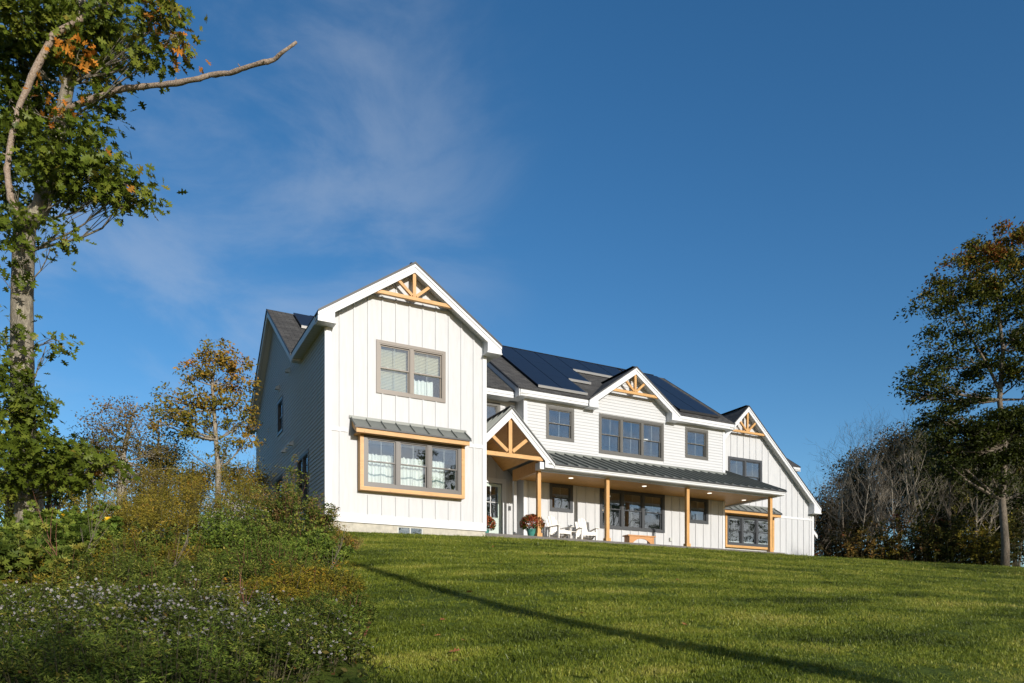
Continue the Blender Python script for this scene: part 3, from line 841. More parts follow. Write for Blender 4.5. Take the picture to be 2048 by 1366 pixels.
# posts
for px in (7.47, 10.24, 13.85, 18.10):
    P_ = G().box(px-.066, px+.066, 1.305, 1.435, .099, 2.353).build('porch_post', M['cedar'], H, bevel=.006)
    G().box(px-.10, px+.10, 1.27, 1.47, .0985, .26).build('post_base', M['cedar'], P_, bevel=.008)

# --- entry gable over the door
XE, ZE = 6.22, 4.19
RE = lambda x: ZE-1.0*abs(x-XE)
def e_roof(xa, xb, s):
    o = G().ext([(xa,.90,RE(xa)),(xb,.90,RE(xb)),(xb,3.79,RE(xb)),(xa,3.79,RE(xa))], (0,0,-.045)).build('entry_roof', M['metal'], H)
    n = int(abs(xb-xa)*1.414/.4)
    for i in range(0, 8):
        y = .92+i*.405
        if y > 3.75: break
        yy = y
        G().beam((xa,yy,RE(xa)+.025), (xb,yy,RE(xb)+.025), .028, .05, up=(0,0,1)).build('standing_seam', M['metal'], o)
e_roof(4.90, XE, 1); e_roof(XE+.002, 7.86, -1)
G().beam((XE,.87,ZE+.03), (XE,3.7,ZE+.03), .16, .03).build('ridge_cap', M['dark_edge'], H)
for xa, xb in ((4.89, XE), (XE, 7.83)):
    pl = [(xa,.92,RE(xa)-.048),(xb,.92,RE(xb)-.048),(xb,.92,RE(xb)-.33),(xa,.92,RE(xa)-.33)] if xa < XE else [(xa,.92,RE(xa)-.048),(xb,.92,RE(xb)-.048),(xb,.92,2.385),(7.69,.92,2.385),(7.475,.92,2.385),(7.475,.92,RE(7.475)-.33),(xa,.92,RE(xa)-.33)]
    G().ext(pl, (0,.035,0)).build('rake_board', M['trim'], H)
    G().ext([(xa,.895,RE(xa)-.047),(xb,.895,RE(xb)-.047),(xb,.895,RE(xb)-.15),(xa,.895,RE(xa)-.15)], (0,.024,0)).build('rake_trim', M['trim'], H)
    G().ext([(xa,.87,RE(xa)+.004),(xb,.87,RE(xb)+.004),(xb,.87,RE(xb)-.044),(xa,.87,RE(xa)-.044)], (0,.028,0)).build('roof_edge', M['dark_edge'], H)
G().box(7.29, 7.449, .956, 1.28, 2.33, 2.56).build('eave_return', M['trim'], H)
# vaulted pine ceiling boards, run front to back
for s in (-1, 1):
    k = 0
    while True:
        a = XE+s*(.02+k*.094); b = a+s*.090
        if (s < 0 and b < 4.9) or (s > 0 and b > 7.45): break
        ye = 3.79
        G().ext([(a,.956,RE(a)-.26),(b,.956,RE(b)-.26),(b,ye,RE(b)-.26),(a,ye,RE(a)-.26)], (0,0,.016)).build('ceiling_board', M['pine'], H); k += 1
ET = G().box(4.89, 7.43, .99, 1.12, 2.60, 2.735).build('entry_truss', M['cedarh'], H, bevel=.006)
G().box(6.155, 6.285, .995, 1.115, 2.7355, 3.90).build('king_post', M['cedar'], ET, bevel=.006)
G().beam((6.13,1.055,2.80), (5.52,1.055,3.28), .11, .115).build('strut', M['cedar'], ET, bevel=.006)
G().beam((6.31,1.055,2.80), (6.86,1.055,3.26), .11, .115).build('strut', M['cedar'], ET, bevel=.006)
G().box(7.44, 7.56, 1.445, 3.198, 2.33, 2.72).build('side_beam', M['cedar'], H)
G().box(7.44, 7.56, 3.10, 3.19, .1, 2.328).build('corner_board', M['panel'], H)
# pendant lantern under the vault
PL = empty('entry_lantern', (5.55, 2.6, 2.55))
tag(PL, 'black framed glass lantern hanging under the vaulted entry ceiling', 'lantern')
g = G()
for sx in (-.13, .13):
    for sy in (-.13, .13):
        g.box(sx-.012, sx+.012, sy-.012, sy+.012, 0, .42)
g.box(-.142,.142,-.142,.142,-.02,.0).box(-.15,.15,-.15,.15,.42,.45)
g.build('lantern_frame', M['black'], PL)
G().box(-.012,.012,-.012,.012,.45,.98).build('chain', M['black'], PL)
for a in ((-.128,-.122,-.118,.118),(.122,.128,-.118,.118)):
    G().box(a[0],a[1],a[2],a[3],.003,.417).build('pane', M['glass'], PL)
G().tube([(0,0,.05),(0,0,.12),(0,0,.2)], [.03,.04,.01], 10).build('bulb', M['warm'], PL)

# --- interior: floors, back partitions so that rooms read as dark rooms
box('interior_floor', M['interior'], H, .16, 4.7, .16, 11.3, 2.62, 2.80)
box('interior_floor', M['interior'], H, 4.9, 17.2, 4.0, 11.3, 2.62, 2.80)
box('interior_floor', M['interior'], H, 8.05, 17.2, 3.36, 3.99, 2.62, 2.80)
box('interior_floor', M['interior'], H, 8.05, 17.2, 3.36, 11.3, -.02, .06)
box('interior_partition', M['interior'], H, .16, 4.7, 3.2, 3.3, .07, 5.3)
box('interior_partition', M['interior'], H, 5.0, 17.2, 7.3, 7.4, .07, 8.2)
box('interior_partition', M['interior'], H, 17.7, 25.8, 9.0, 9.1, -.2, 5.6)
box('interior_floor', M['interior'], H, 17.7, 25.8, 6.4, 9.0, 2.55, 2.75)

# --- curtains and blinds
def curtain(name, label, x0, x1, z0, z1, y, waves, band=None, seed=0, wav=.03):
    rng = random.Random(seed); g = G(); N = int(waves*8); ph = rng.random()*6
    f, b, fs = [], [], []
    zt = [z1+rng.uniform(-.02,.02) for _ in range(N+1)]
    for i in range(N+1):
        x = x0+(x1-x0)*i/N
        yy = y+wav*math.sin(i*2*math.pi/8+.5*math.sin(i*.37+ph))+.01*math.sin(i*.9)
        f += [(x,yy,z0),(x,yy,zt[i])]; b += [(x,yy+.008,z0),(x,yy+.008,zt[i])]
    n = len(f)
    for i in range(N):
        a = 2*i
        fs += [(a,a+2,a+3,a+1),(n+a,n+a+1,n+a+3,n+a+2),(a+1,a+3,n+a+3,n+a+1),(a,n+a,n+a+2,a+2)]
    g.add(f+b, fs); o = g.build(name, M['curtain'], None, smooth=False)
    tag(o, label, 'curtain', 'curtains hanging inside the windows')
    if band:
        h = G(); f2, fs2 = [], []
        for i in range(N+1):
            x = x0+(x1-x0)*i/N; yy = y+wav*math.sin(i*2*math.pi/8+.5*math.sin(i*.37+ph))+.01*math.sin(i*.9)
            zz = band+.02*math.sin(i*.21+seed)
            f2 += [(x,yy-.006,zz),(x,yy-.006,zz+.045),(x,yy-.002,zz),(x,yy-.002,zz+.045)]
        for i in range(N):
            a = 4*i; fs2 += [(a,a+4,a+5,a+1),(a+1,a+5,a+7,a+3),(a+2,a+3,a+7,a+6)]
        h.add(f2, fs2); h.build('ribbon_trim', M['band'], o)
    return o
curtain('curtain', 'white cafe curtain with ribbon in the left third of the cedar bay', 1.12, 1.95, 1.02, 1.98, .06, 7, 1.38, 1)
curtain('curtain', 'white cafe curtain with ribbon in the middle of the cedar bay', 2.05, 2.88, 1.02, 1.97, .06, 7, 1.37, 2)
curtain('curtain', 'white cafe curtain with ribbon in the right third of the cedar bay', 2.98, 3.52, 1.02, 1.97, .06, 5, 1.36, 3)
curtain('curtain', 'white curtain in the lower right sash under the blinds', 2.52, 3.22, 3.72, 4.33, .22, 5, None, 4)
def blind(label, x0, x1, z0, z1, y):
    B = empty('window_blind', ((x0+x1)/2, y, z1)); tag(B, label, 'blind', 'slatted blinds inside the upper twin window')
    X = (x1-x0)/2
    G().box(-X, X, -.02, .02, -.03, .02).build('head_rail', M['blind'], B)
    z = -.05; me = None
    while z > z0-z1:
        o = G().add([(-X,-.010,z-.020),(X,-.010,z-.020),(X,.010,z+.018),(-X,.010,z+.018),(-X,-.013,z-.019),(X,-.013,z-.019),(X,.007,z+.019),(-X,.007,z+.019)],
                    [(0,3,2,1),(4,5,6,7),(0,1,5,4),(1,2,6,5),(2,3,7,6),(3,0,4,7)]).build('slat', M['blind'], B)
        z -= .042
blind('cream slatted blind fully lowered in the left half of the upper twin window', 1.52, 2.42, 3.80, 5.12, .16)
blind('cream slatted blind half lowered in the right half of the upper twin window', 2.52, 3.44, 4.46, 5.12, .16)
# lit fittings seen through the glass
for i, (x, y, z, lab) in enumerate(((12.9, 5.6, 2.05, 'lit pendant lamp hanging inside the wide porch window'), (9.7, 5.6, 2.1, 'lit pendant lamp seen inside the small porch window'))):
    E_ = empty('pendant_lamp', (x, y, z)); tag(E_, lab, 'lamp', 'pendant lamps inside the house')
    g = G(); g.tube([(0,0,-.05),(0,0,0),(0,0,.05)], [.02,.05,.02], 12); g.build('bulb', M['warm'], E_)
    G().tube([(0,0,.06),(0,0,2.6-z)], .008, 6).build('cord', M['black'], E_)
    G().tube([(0,0,.05),(0,0,.13)], [.09,.03], 12).build('lamp_shade', M['black'], E_)
for x, y, z, lab in ((*at(1227,840,29.4).xy,5.19,'lit ceiling light inside the triple window upstairs'), (*at(1290,884,32.8).xy,5.19,'lit ceiling light at the right end of the triple window upstairs'), (*at(1311,996,31.4).xy,2.56,'lit ceiling light inside the wide porch window')):
    o = G().tube([(x,y,z),(x,y,z+.03)], .13, 20).build('ceiling_light', M['lampw'] if 'lampw' in M else M['lamp']); tag(o, lab, 'light', 'round ceiling lights inside the house')
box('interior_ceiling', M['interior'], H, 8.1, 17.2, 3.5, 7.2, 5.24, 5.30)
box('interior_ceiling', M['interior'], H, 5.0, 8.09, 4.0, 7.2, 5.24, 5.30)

# ------------------------------------------------------------------ things on the porch
def adirondack(label, x, y, rz):
    R = empty('adirondack_chair', (x, y, .0975), rz); tag(R, label, 'chair', 'white slatted armchairs on the porch')
    m = M['plastic_white']
    for s in (-1, 1):
        G().box(s*.27-.02, s*.27+.02, -.36, -.27, 0, .53).build('leg', m, R)                        # front leg
        G().beam((s*.235,-.30,.34), (s*.235,.42,.03), .028, .10, up=(0,0,1)).build('side_rail', m, R)
        G().ext([(s*.30-.07,-.42,.53),(s*.30+.07,-.42,.53),(s*.30+.05,.30,.53),(s*.30-.03,.30,.53)], (0,0,.022)).build('armrest', m, R)
        G().beam((s*.25,.22,.0), (s*.27,.20,.53), .035, .07, up=(0,1,0)).build('leg', m, R)
    for i in range(6):                                                                              # seat slats
        t = i/5
        G().box(-.25, .25, -.335+i*.095, -.335+i*.095+.082, .385-t*.17, .405-t*.17).build('seat_slat', m, R)
    G().box(-.25, .25, -.352, -.336, .28, .385).build('front_apron', m, R)
    for i in range(5):                                                                              # fanned back
        u = (i-2)
        hgt = .80-.035*u*u
        a = Vector((u*.088, .17, .20)); b = Vector((u*.112, .42, .20+hgt))
        G().beam(a, b, .094, .022, up=(0,-1,.3)).build('back_slat', m, R)
    G().beam((-.27,.30,.50), (.27,.30,.50), .03, .06).build('back_rail', m, R)
    return R
adirondack('white slatted armchair half hidden by the first porch post, closest to the flower pot', 8.72, 2.15, .15)
adirondack('white slatted armchair with fanned back, right of the other armchair', 9.86, 2.15, -.22)
# small side table with a teal cup between them
TB = empty('side_table', (9.27, 2.25, .0975)); tag(TB, 'small white slatted side table between the two armchairs', 'table')
for sx in (-.15, .15):
    for sy in (-.15, .15):
        G().box(sx-.02, sx+.02, sy-.02, sy+.02, 0, .40).build('leg', M['plastic_white'], TB)
for i in range(4):
    G().box(-.20, .20, -.2+i*.103, -.2+i*.103+.09, .401, .42).build('tabletop_slat', M['plastic_white'], TB)

BN = empty('bench', (12.15, 2.05, .0975), -.03); tag(BN, 'low reddish wooden bench with arched apron under the wide porch window', 'bench')
G().box(-.62, .62, -.19, .19, .385, .43).build('seat', M['bench'], BN, bevel=.006)
for s in (-1, 1):
    G().box(s*.52-.03, s*.52+.03, -.17, .17, 0, .384).build('leg', M['bench'], BN)
N = 12
up_, lo_ = [], []
for i in range(N+1):
    t = -1+2*i/N
    lo_.append((t*.49, -.165, .30-.27*abs(t)**2.4))
g = G(); g.ext([(-.49,-.165,.384)]+lo_+[(.49,-.165,.384)], (0,.03,0)); g.build('apron', M['bench'], BN)
def leafmesh(name, P, D, Nn, Sz, tint, tpl, tris, m, parent=None, wid=1.0):
    """many small leaves as one mesh; per-leaf tint stored on the vertices"""
    P = np.asarray(P, float); D = np.asarray(D, float); Nn = np.asarray(Nn, float)
    D /= np.linalg.norm(D, axis=1)[:, None]+1e-9
    X = np.cross(D, Nn); X /= np.linalg.norm(X, axis=1)[:, None]+1e-9
    Z = np.cross(X, D)
    tpl = np.asarray(tpl, float); tris = np.asarray(tris, int); n = len(P); k = len(tpl)
    Sz = np.asarray(Sz, float)[:, None, None]
    V = P[:, None, :]+Sz*(tpl[None, :, 0, None]*wid*X[:, None, :]+tpl[None, :, 1, None]*D[:, None, :]+tpl[None, :, 2, None]*Z[:, None, :])
    V = V.reshape(-1, 3)
    Fc = (tris[None]+(np.arange(n)*k)[:, None, None]).reshape(-1, 3)
    me = bpy.data.meshes.new(name)
    me.vertices.add(len(V)); me.vertices.foreach_set('co', V.astype(np.float32).ravel())
    me.loops.add(len(Fc)*3); me.loops.foreach_set('vertex_index', Fc.astype(np.int32).ravel())
    me.polygons.add(len(Fc)); me.polygons.foreach_set('loop_start', (np.arange(len(Fc))*3).astype(np.int32))
    me.polygons.foreach_set('loop_total', np.full(len(Fc), 3, np.int32))
    me.update(calc_edges=True)
    a = me.attributes.new('tint', 'FLOAT', 'POINT'); a.data.foreach_set('value', np.repeat(np.clip(tint, 0, 1), k).astype(np.float32))
    me.materials.append(m)
    o = bpy.data.objects.new(name, me); COL.objects.link(o)
    if parent: o.parent = parent
    return o
def fan(pts, cz=.03):
    """star-shaped outline -> template with a raised midrib point in the centre"""
    t = [(0, .45, 0)]+[(x, y, cz*abs(x)*6) for x, y in pts]
    n = len(pts)
    return t, [(0, 1+i, 1+(i+1) % n) for i in range(n)]
DIA = ([(0,0,0),(.26,.42,.07),(0,1,0),(-.26,.42,.07)], [(0,1,2),(0,2,3)])
LAN = ([(0,0,0),(.11,.45,.04),(0,1,-.1),(-.11,.45,.04)], [(0,1,2),(0,2,3)])
_half = [(.04,.02),(.10,.16),(.26,.20),(.12,.30),(.14,.40),(.44,.46),(.36,.56),(.15,.56),(.14,.66),(.32,.80),(.10,.82),(.0,1.0)]
OAK = fan(_half+[(-x, y) for x, y in reversed(_half[:-1])])
_mh = [(.03,.0),(.22,.10),(.50,.30),(.26,.36),(.46,.66),(.16,.60),(0,1.0)]
MAP = fan(_mh+[(-x, y) for x, y in reversed(_mh[:-1])])

def flower_pot(label, x, y, R=.42, seed=1, pot=True, zc_=.50):
    rng = np.random.default_rng(seed)
    E_ = empty('chrysanthemum_pot', (x, y, .0975)); tag(E_, label, 'flower pot', 'chrysanthemums in teal pots by the entry')
    g = G(); prof = [(.115,0),(.13,.02),(.175,.26),(.19,.29),(.19,.32),(.17,.32),(.165,.27)]
    n = 24; V = []; F = []
    for r_, z in prof:
        for k in range(n): V.append((r_*math.cos(2*math.pi*k/n), r_*math.sin(2*math.pi*k/n), z))
    for i in range(len(prof)-1):
        for k in range(n): F.append((i*n+k, i*n+(k+1) % n, (i+1)*n+(k+1) % n, (i+1)*n+k))
    F.append(tuple(reversed(range(n)))); F.append(tuple((len(prof)-1)*n+k for k in range(n)))
    g.add(V, F).build('pot', M['pot'], E_, smooth=True)
    N = 900
    u = rng.normal(size=(N,3)); u /= np.linalg.norm(u, axis=1)[:, None]; u[:,2] = np.where(u[:,2] < -.45, -u[:,2], u[:,2])
    P = u*np.array([R,R,R*.78])*rng.uniform(.86,1.03,(N,1))+np.array([0,0,zc_-.0])
    # flower heads: little many-petalled rosettes
    pt = []
    for k in range(8):
        a = k*math.pi/4; pt.append((math.cos(a), math.sin(a)))
    tp = [(0,0,.25)]; tr = []
    for k in range(8):
        a = k*math.pi/4; b = a+math.pi/8
        tp += [(math.cos(a)*.5, math.sin(a)*.5, .0), (math.cos(b)*.30, math.sin(b)*.30, .12)]
    for k in range(16): tr.append((0, 1+k, 1+(k+1) % 16))
    leafmesh('flower_heads', P, np.cross(u, rng.normal(size=(N,3))), u+rng.normal(size=(N,3))*.35, rng.uniform(.040,.062,N), rng.random(N), tp, tr, M['mum'], E_)
    N = 1500
    u = rng.normal(size=(N,3)); u /= np.linalg.norm(u, axis=1)[:, None]; u[:,2] = np.where(u[:,2] < -.5, -u[:,2], u[:,2])
    P = u*np.array([R,R,R*.78])*rng.uniform(.55,.97,(N,1))+np.array([0,0,zc_-.02])
    leafmesh('foliage', P, u+rng.normal(size=(N,3))*.6, u+rng.normal(size=(N,3)), rng.uniform(.05,.08,N), rng.random(N), *DIA, M['lf_green'], E_)
M['mum'] = leafmat('chrysanthemum_red', [(0,(.13,.018,.012)),(.5,(.24,.04,.02)),(.85,(.32,.09,.03)),(1,(.42,.17,.05))], .2)
M['lf_green'] = leafmat('leaf_green', [(0,(.03,.045,.006)),(.6,(.07,.10,.012)),(1,(.12,.15,.02))])
flower_pot('round red chrysanthemum in a teal pot in front of the first porch post', 7.36, 1.62)
flower_pot('red chrysanthemum half hidden behind the corner of the front wing by the door', 5.98, 2.5, R=.40, seed=2)

# ------------------------------------------------------------------ yellow shell behind the oak
YS = empty('yellow_boat', tuple(at(172, 1043, 13.0)), .1); tag(YS, 'bright yellow plastic boat-like shell lying among the shrubs right of the oak trunk', 'boat')
g = G(); V = []; F = []; n = 10; K = 14
for i in range(K+1):
    t = i/K; x = (-1.15+2.3*t)*.34; w_ = .20*math.sin(math.pi*min(1, max(0, t*.96+.02)))**.55; h_ = .06+.05*abs(2*t-1)**3
    for k in range(n+1):
        a = math.pi*k/n; V.append((x, -w_*math.cos(a), -.22*math.sin(a)*(w_/.30)+h_))
for i in range(K):
    for k in range(n):
        a = i*(n+1)+k; F.append((a, a+1, a+n+2, a+n+1))
g.add(V, F); o = g.build('hull', M['yellow'], YS, smooth=True); sm = o.modifiers.new('shell', 'SOLIDIFY'); sm.thickness = .02
for i in (4, 9):
    x = (-1.15+2.3*i/K)*.34
    G().box(x-.03, x+.03, -.15, .15, .02, .05).build('thwart', M['yellow'], YS)

# ------------------------------------------------------------------ vegetation tools
def V3(a): return Vector((float(a[0]), float(a[1]), float(a[2])))
def bez(a, b, c, n=6):
    return [a*(1-t)**2+b*2*t*(1-t)+c*t*t for t in [i/n for i in range(n+1)]]
def wobble(pts, amp, rng):
    return [pts[0]]+[p+Vector((rng.uniform(-1,1), rng.uniform(-1,1), rng.uniform(-.6,.6)))*amp for p in pts[1:-1]]+[pts[-1]]
def taper(n, r0, r1): return [r0+(r1-r0)*i/(n-1) for i in range(n)]

def blob_tree(name, label, cat, trunk, blobs, lm, bark, lsize, nleaf, tpl=DIA, seed=0, group=None, droop=.45, limb_r=.05,
              twigs=9, clump=.16, parts=0, tint0=None, limbs=(), sides=8, trunk_name='trunk', density_pow=.5):
    """trunk: [(point, radius)], blobs: [(centre, rx, rz, weight, tint)]; twigs reach into each blob and carry the leaf clumps"""
    rng = random.Random(seed); nr = np.random.default_rng(seed)
    base = trunk[0][0]
    R = empty(name, tuple(base)); tag(R, label, cat, group)
    off = Vector(base)
    g = G(); g.tube([p-off for p, r in trunk], [r for p, r in trunk], sides)
    g.build(trunk_name, bark, R, smooth=True)
    node = [(p, r) for p, r in trunk[1:]]
    for L in limbs:
        h = G(); h.tube([p-off for p, r in L], [r for p, r in L], sides)
        h.build('limb', bark, R, smooth=True); node += [(p, r) for p, r in L]
    gl = G(); P, D, N_, Sz, Tn = [], [], [], [], []
    tot = sum(b[1]*b[2]*b[3] for b in blobs)
    for c, rx, rz, wgt, tn in blobs:
        # nearest node that lies below the blob
        best = min(node, key=lambda q: (q[0]-c).length+max(0, q[0].z-c.z+.2)*2.5)
        s = best[0]; mid = (s+c)/2+Vector((0,0,-.10*(c-s).length))
        r0 = min(best[1]*.6, limb_r*(.4+.6*min(1, (c-s).length/3)))
        pts = wobble(bez(s, mid, c, 6), .05*(c-s).length/2, rng)
        gl.tube([p-off for p in pts], taper(7, r0, r0*.35), 5, cap=False)
        nt_ = max(5, int(twigs*wgt)); nl = max(3, int(nleaf*rx*rz*wgt/tot/nt_))
        for k in range(nt_):
            while True:
                v = Vector((rng.uniform(-1,1), rng.uniform(-1,1), rng.uniform(-1,1)))
                if .15 < v.length < 1: break
            v = v*(v.length**(-.35))
            e = c+Vector((v.x*rx, v.y*rx, v.z*rz))
            st = pts[rng.randint(2, 6)]
            q = wobble(bez(st, (st+e)/2+Vector((0,0,.12*(e-st).length)), e, 3), .03, rng)
            gl.tube([p-off for p in q], taper(4, max(.004, r0*.3), .003), 3, cap=False)
            od = (e-c); od.z *= .4
            tt = tn+rng.uniform(-.16,.16)
            m_ = nl+rng.randint(-nl//3, nl//3)
            cl = nr.normal(size=(m_,3))*clump*np.array([1,1,.6])
            P.append(np.array(e)[None]+cl)
            dd = np.array(od.normalized() if od.length > 0 else (1,0,0))[None]*.7+nr.normal(size=(m_,3))*.6; dd[:,2] -= droop
            D.append(dd)
            nn = nr.normal(size=(m_,3))*.75+np.array([[0,-.55,.75]]); N_.append(nn)
            Sz.append(lsize*nr.uniform(.65,1.2,m_)); Tn.append(tt+nr.normal(size=m_)*.10)
    gl.build('branches', bark, R)['kind'] = 'stuff'
    P = np.concatenate(P)-np.array(off)[None]; D = np.concatenate(D); N_ = np.concatenate(N_); Sz = np.concatenate(Sz); Tn = np.concatenate(Tn)
    if parts:                                   # the leaves that show largest become parts of their own
        d = np.linalg.norm(P+np.array(off)[None]-CAM[None], axis=1)/Sz
        idx = np.argsort(d)[:parts]; rest = np.argsort(d)[parts:]
        lib = []
        for j in range(6):
            o = leafmesh('leaf', np.zeros((1,3)), np.array([[0,1.,0]]), np.array([[0,0,1.]]), [1.0], [j/5*.7], *tpl, lm, R); lib.append(o)
        for c_, i in enumerate(idx):
            d_ = Vector(D[i]).normalized(); x_ = d_.cross(Vector(N_[i])).normalized(); z_ = x_.cross(d_)
            M4 = Matrix((x_, d_, z_)).transposed().to_4x4(); s_ = float(Sz[i])
            j = min(5, max(0, int(float(Tn[i])/.7*5+.5)))
            o = lib[j] if c_ < 0 else None
            if o is None:
                o = bpy.data.objects.new('leaf', lib[j].data); COL.objects.link(o); o.parent = R
            o.matrix_local = Matrix.Translation(Vector(P[i])) @ M4 @ Matrix.Scale(s_, 4)
        for o in lib: bpy.data.objects.remove(o)
        P, D, N_, Sz, Tn = P[rest], D[rest], N_[rest], Sz[rest], Tn[rest]
    lf = leafmesh('foliage', P, D, N_, Sz, Tn, *tpl, lm, R); lf['kind'] = 'stuff'
    return R

def bare_tree(label, base, h, r, seed, lean=(0,0), bark=None, spread=.5, levels=4, name='bare_tree', group='bare trees along the woodland edge', stems=1, up=.25, cat='tree', twiggy=3):
    rng = random.Random(seed); R = empty(name, tuple(base)); tag(R, label, cat, group)
    gt = G(); gb = G()
    def grow(p, d, L, r_, lv):
        n = 5 if lv == 0 else 4
        pts = [p]; q = p; dd = d.copy(); nodes = []
        for i in range(n):
            dd = (dd+Vector((rng.uniform(-1,1), rng.uniform(-1,1), rng.uniform(-.3,.6)))*(.07 if lv == 0 else .13)+Vector((0,0,up*.25 if lv else 0))).normalized()
            q = q+dd*(L/n); pts.append(q); nodes.append((q, dd.copy(), r_*(1-.75*(i+1)/n)))
        (gt if lv == 0 else gb).tube(pts, taper(n+1, r_, r_*.25), 7 if lv == 0 else (5 if lv == 1 else 3), cap=False)
        if lv >= levels: return
        k = {0: 11, 1: 7, 2: 5, 3: twiggy}.get(lv, 3)
        for j in range(k):
            t = (.28 if lv == 0 else .2)+(.72 if lv == 0 else .8)*(j+rng.random()*.8)/k
            i = min(n-1, int(t*n)); a = pts[i]; b = pts[i+1]; f = t*n-i
            o = a+(b-a)*min(1, f)
            ax = nodes[i][1]
            side = ax.cross(Vector((rng.uniform(-1,1), rng.uniform(-1,1), rng.uniform(-1,1)))).normalized()
            nd_ = (ax*rng.uniform(.55,1.0)+side*rng.uniform(.55,1.0)*spread*1.5).normalized()
            grow(o, nd_, L*rng.uniform(.34,.55)*(1-.35*t if lv == 0 else 1), max(.004, r_*(1-.7*t)*.5), lv+1)
    for s in range(stems):
        d = Vector((lean[0]+(rng.uniform(-.3,.3) if stems > 1 else 0), lean[1]+(rng.uniform(-.3,.3) if stems > 1 else 0), 1)).normalized()
        o = Vector((rng.uniform(-.3,.3), rng.uniform(-.3,.3), 0)) if stems > 1 else Vector((0,0,0))
        grow(o, d, h*(rng.uniform(.75,1) if stems > 1 else 1), r*(rng.uniform(.6,1) if stems > 1 else 1), 0)
    gt.build('trunk', bark or M['bark_pale'], R, smooth=True)
    gb.build('branches', bark or M['bark_pale'], R)['kind'] = 'stuff'
    return R

def bush(name, label, cat, base, Rr, Hh, nst, nlf, lsize, lm, seed, tpl=DIA, flowers=0, fsize=.028, plume=None, stem=None, group=None, lean=.35, wid=1.0, flat=.85, bend=.2, squash=1.0):
    """many stems from one root area, leaves spiralling up each stem, optional flower heads or plumes at the tips"""
    nr = np.random.default_rng(seed); R = empty(name, tuple(base)); tag(R, label, cat, group)
    gs = G()
    a = nr.uniform(0, 2*math.pi, nst); q = np.sqrt(nr.random(nst)); bx_ = np.stack([q*np.cos(a)*Rr*.75, q*np.sin(a)*Rr*.75*squash, np.zeros(nst)], 1)
    lob = 1+.22*np.sin(a*2+nr.random()*6)+.16*np.sin(a*5+nr.random()*6)
    hh = Hh*np.sqrt(np.clip(1-.72*q**2, .05, 1))*np.where(nr.random(nst) < .12, 1.16, nr.uniform(.60,1.0,nst))*lob
    gz = np.array([ground(base[0]+x, base[1]+y)-base[2] for x, y, z in bx_]); bx_[:,2] = gz
    ln = np.stack([np.cos(a)*q*lean+nr.normal(size=nst)*.10, np.sin(a)*q*lean*squash+nr.normal(size=nst)*.10, np.ones(nst)], 1)
    tips = bx_+ln*hh[:,None]; tips[:,2] = gz+hh
    mids = bx_+(tips-bx_)*.5+np.stack([-ln[:,0]*bend*hh*.3, -ln[:,1]*bend*hh*.3, hh*.06], 1)
    ncl = max(3, nlf//9); nod = .12+.88*nr.random((nst, ncl))**.5; nod[:, 0] = 1.0
    pick = nr.integers(0, ncl, (nst, nlf)); T_ = np.clip(np.take_along_axis(nod, pick, 1)+nr.normal(size=(nst, nlf))*.018, .05, 1.02)
    caz = nr.uniform(0, 2*math.pi, (nst, ncl)); cr = (.05+.20*nr.random((nst, ncl)))*(1.2-nod)*Hh**.5
    coff = np.stack([np.cos(caz)*cr, np.sin(caz)*cr, cr*.25], 2)
    coff = np.take_along_axis(coff, pick[:,:,None].repeat(3, 2), 1)
    tt = T_[:,:,None]
    Pp = bx_[:,None]*(1-tt)**2+mids[:,None]*2*tt*(1-tt)+tips[:,None]*tt**2
    az = nr.uniform(0, 2*math.pi, (nst, nlf)); el = nr.normal(size=(nst, nlf))*.35+.35
    Dd = np.stack([np.cos(az)*np.cos(el), np.sin(az)*np.cos(el), np.sin(el)], 2)
    br = .012+.055*nr.random((nst, nlf))*Hh**.5
    Pp = Pp+coff+Dd*br[:,:,None]
    nn = nr.normal(size=(nst, nlf, 3))*flat+np.array([0,-.4,.9])
    st = nr.random(nst)[:,None]*.45
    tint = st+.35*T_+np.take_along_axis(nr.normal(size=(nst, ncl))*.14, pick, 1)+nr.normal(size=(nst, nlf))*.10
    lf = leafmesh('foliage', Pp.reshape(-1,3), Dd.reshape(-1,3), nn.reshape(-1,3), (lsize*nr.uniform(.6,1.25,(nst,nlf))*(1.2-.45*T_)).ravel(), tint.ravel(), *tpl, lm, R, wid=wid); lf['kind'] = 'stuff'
    for i in range(nst):
        gs.tube([bx_[i], bx_[i]*.25+mids[i]*.5+tips[i]*.25, tips[i]], [.006,.004,.0015], 3, cap=False)
    gs.build('stems', stem or M['stem'], R)['kind'] = 'stuff'
    if flowers:
        k = flowers; sel = nr.permutation(nst)[:max(4, int(nst*.42))]; i = sel[nr.integers(0, len(sel), k)]; P = tips[i]+nr.normal(size=(k,3))*np.array([.075,.075,.05])*Hh**.4-np.array([0,0,1])*(nr.random(k)**2.2*.45*Hh)[:,None]
        tp = []; tr = []
        for j in range(9):
            b = 2*math.pi*j/9; w_ = .16
            o = len(tp); tp += [(0,0,.02),(math.cos(b-w_)*.5,math.sin(b-w_)*.5,.06),(math.cos(b+w_)*.5,math.sin(b+w_)*.5,.06)]; tr.append((o,o+1,o+2))
        up_ = nr.normal(size=(k,3))*.5+np.array([0,-.55,.55])
        leafmesh('flower_heads', P, np.cross(up_, nr.normal(size=(k,3))), up_, fsize*nr.uniform(.7,1.2,k), nr.random(k), tp, tr, M['aster'], R)['kind'] = 'stuff'
        ctr = [(0,0,.07)]+[(math.cos(j*1.047)*.11, math.sin(j*1.047)*.11, .05) for j in range(6)]
        leafmesh('flower_centres', P, np.cross(up_, nr.normal(size=(k,3))), up_, np.full(k, fsize), nr.random(k), ctr, [(0,1+j,1+(j+1) % 6) for j in range(6)], M['aster_c'], R)['kind'] = 'stuff'
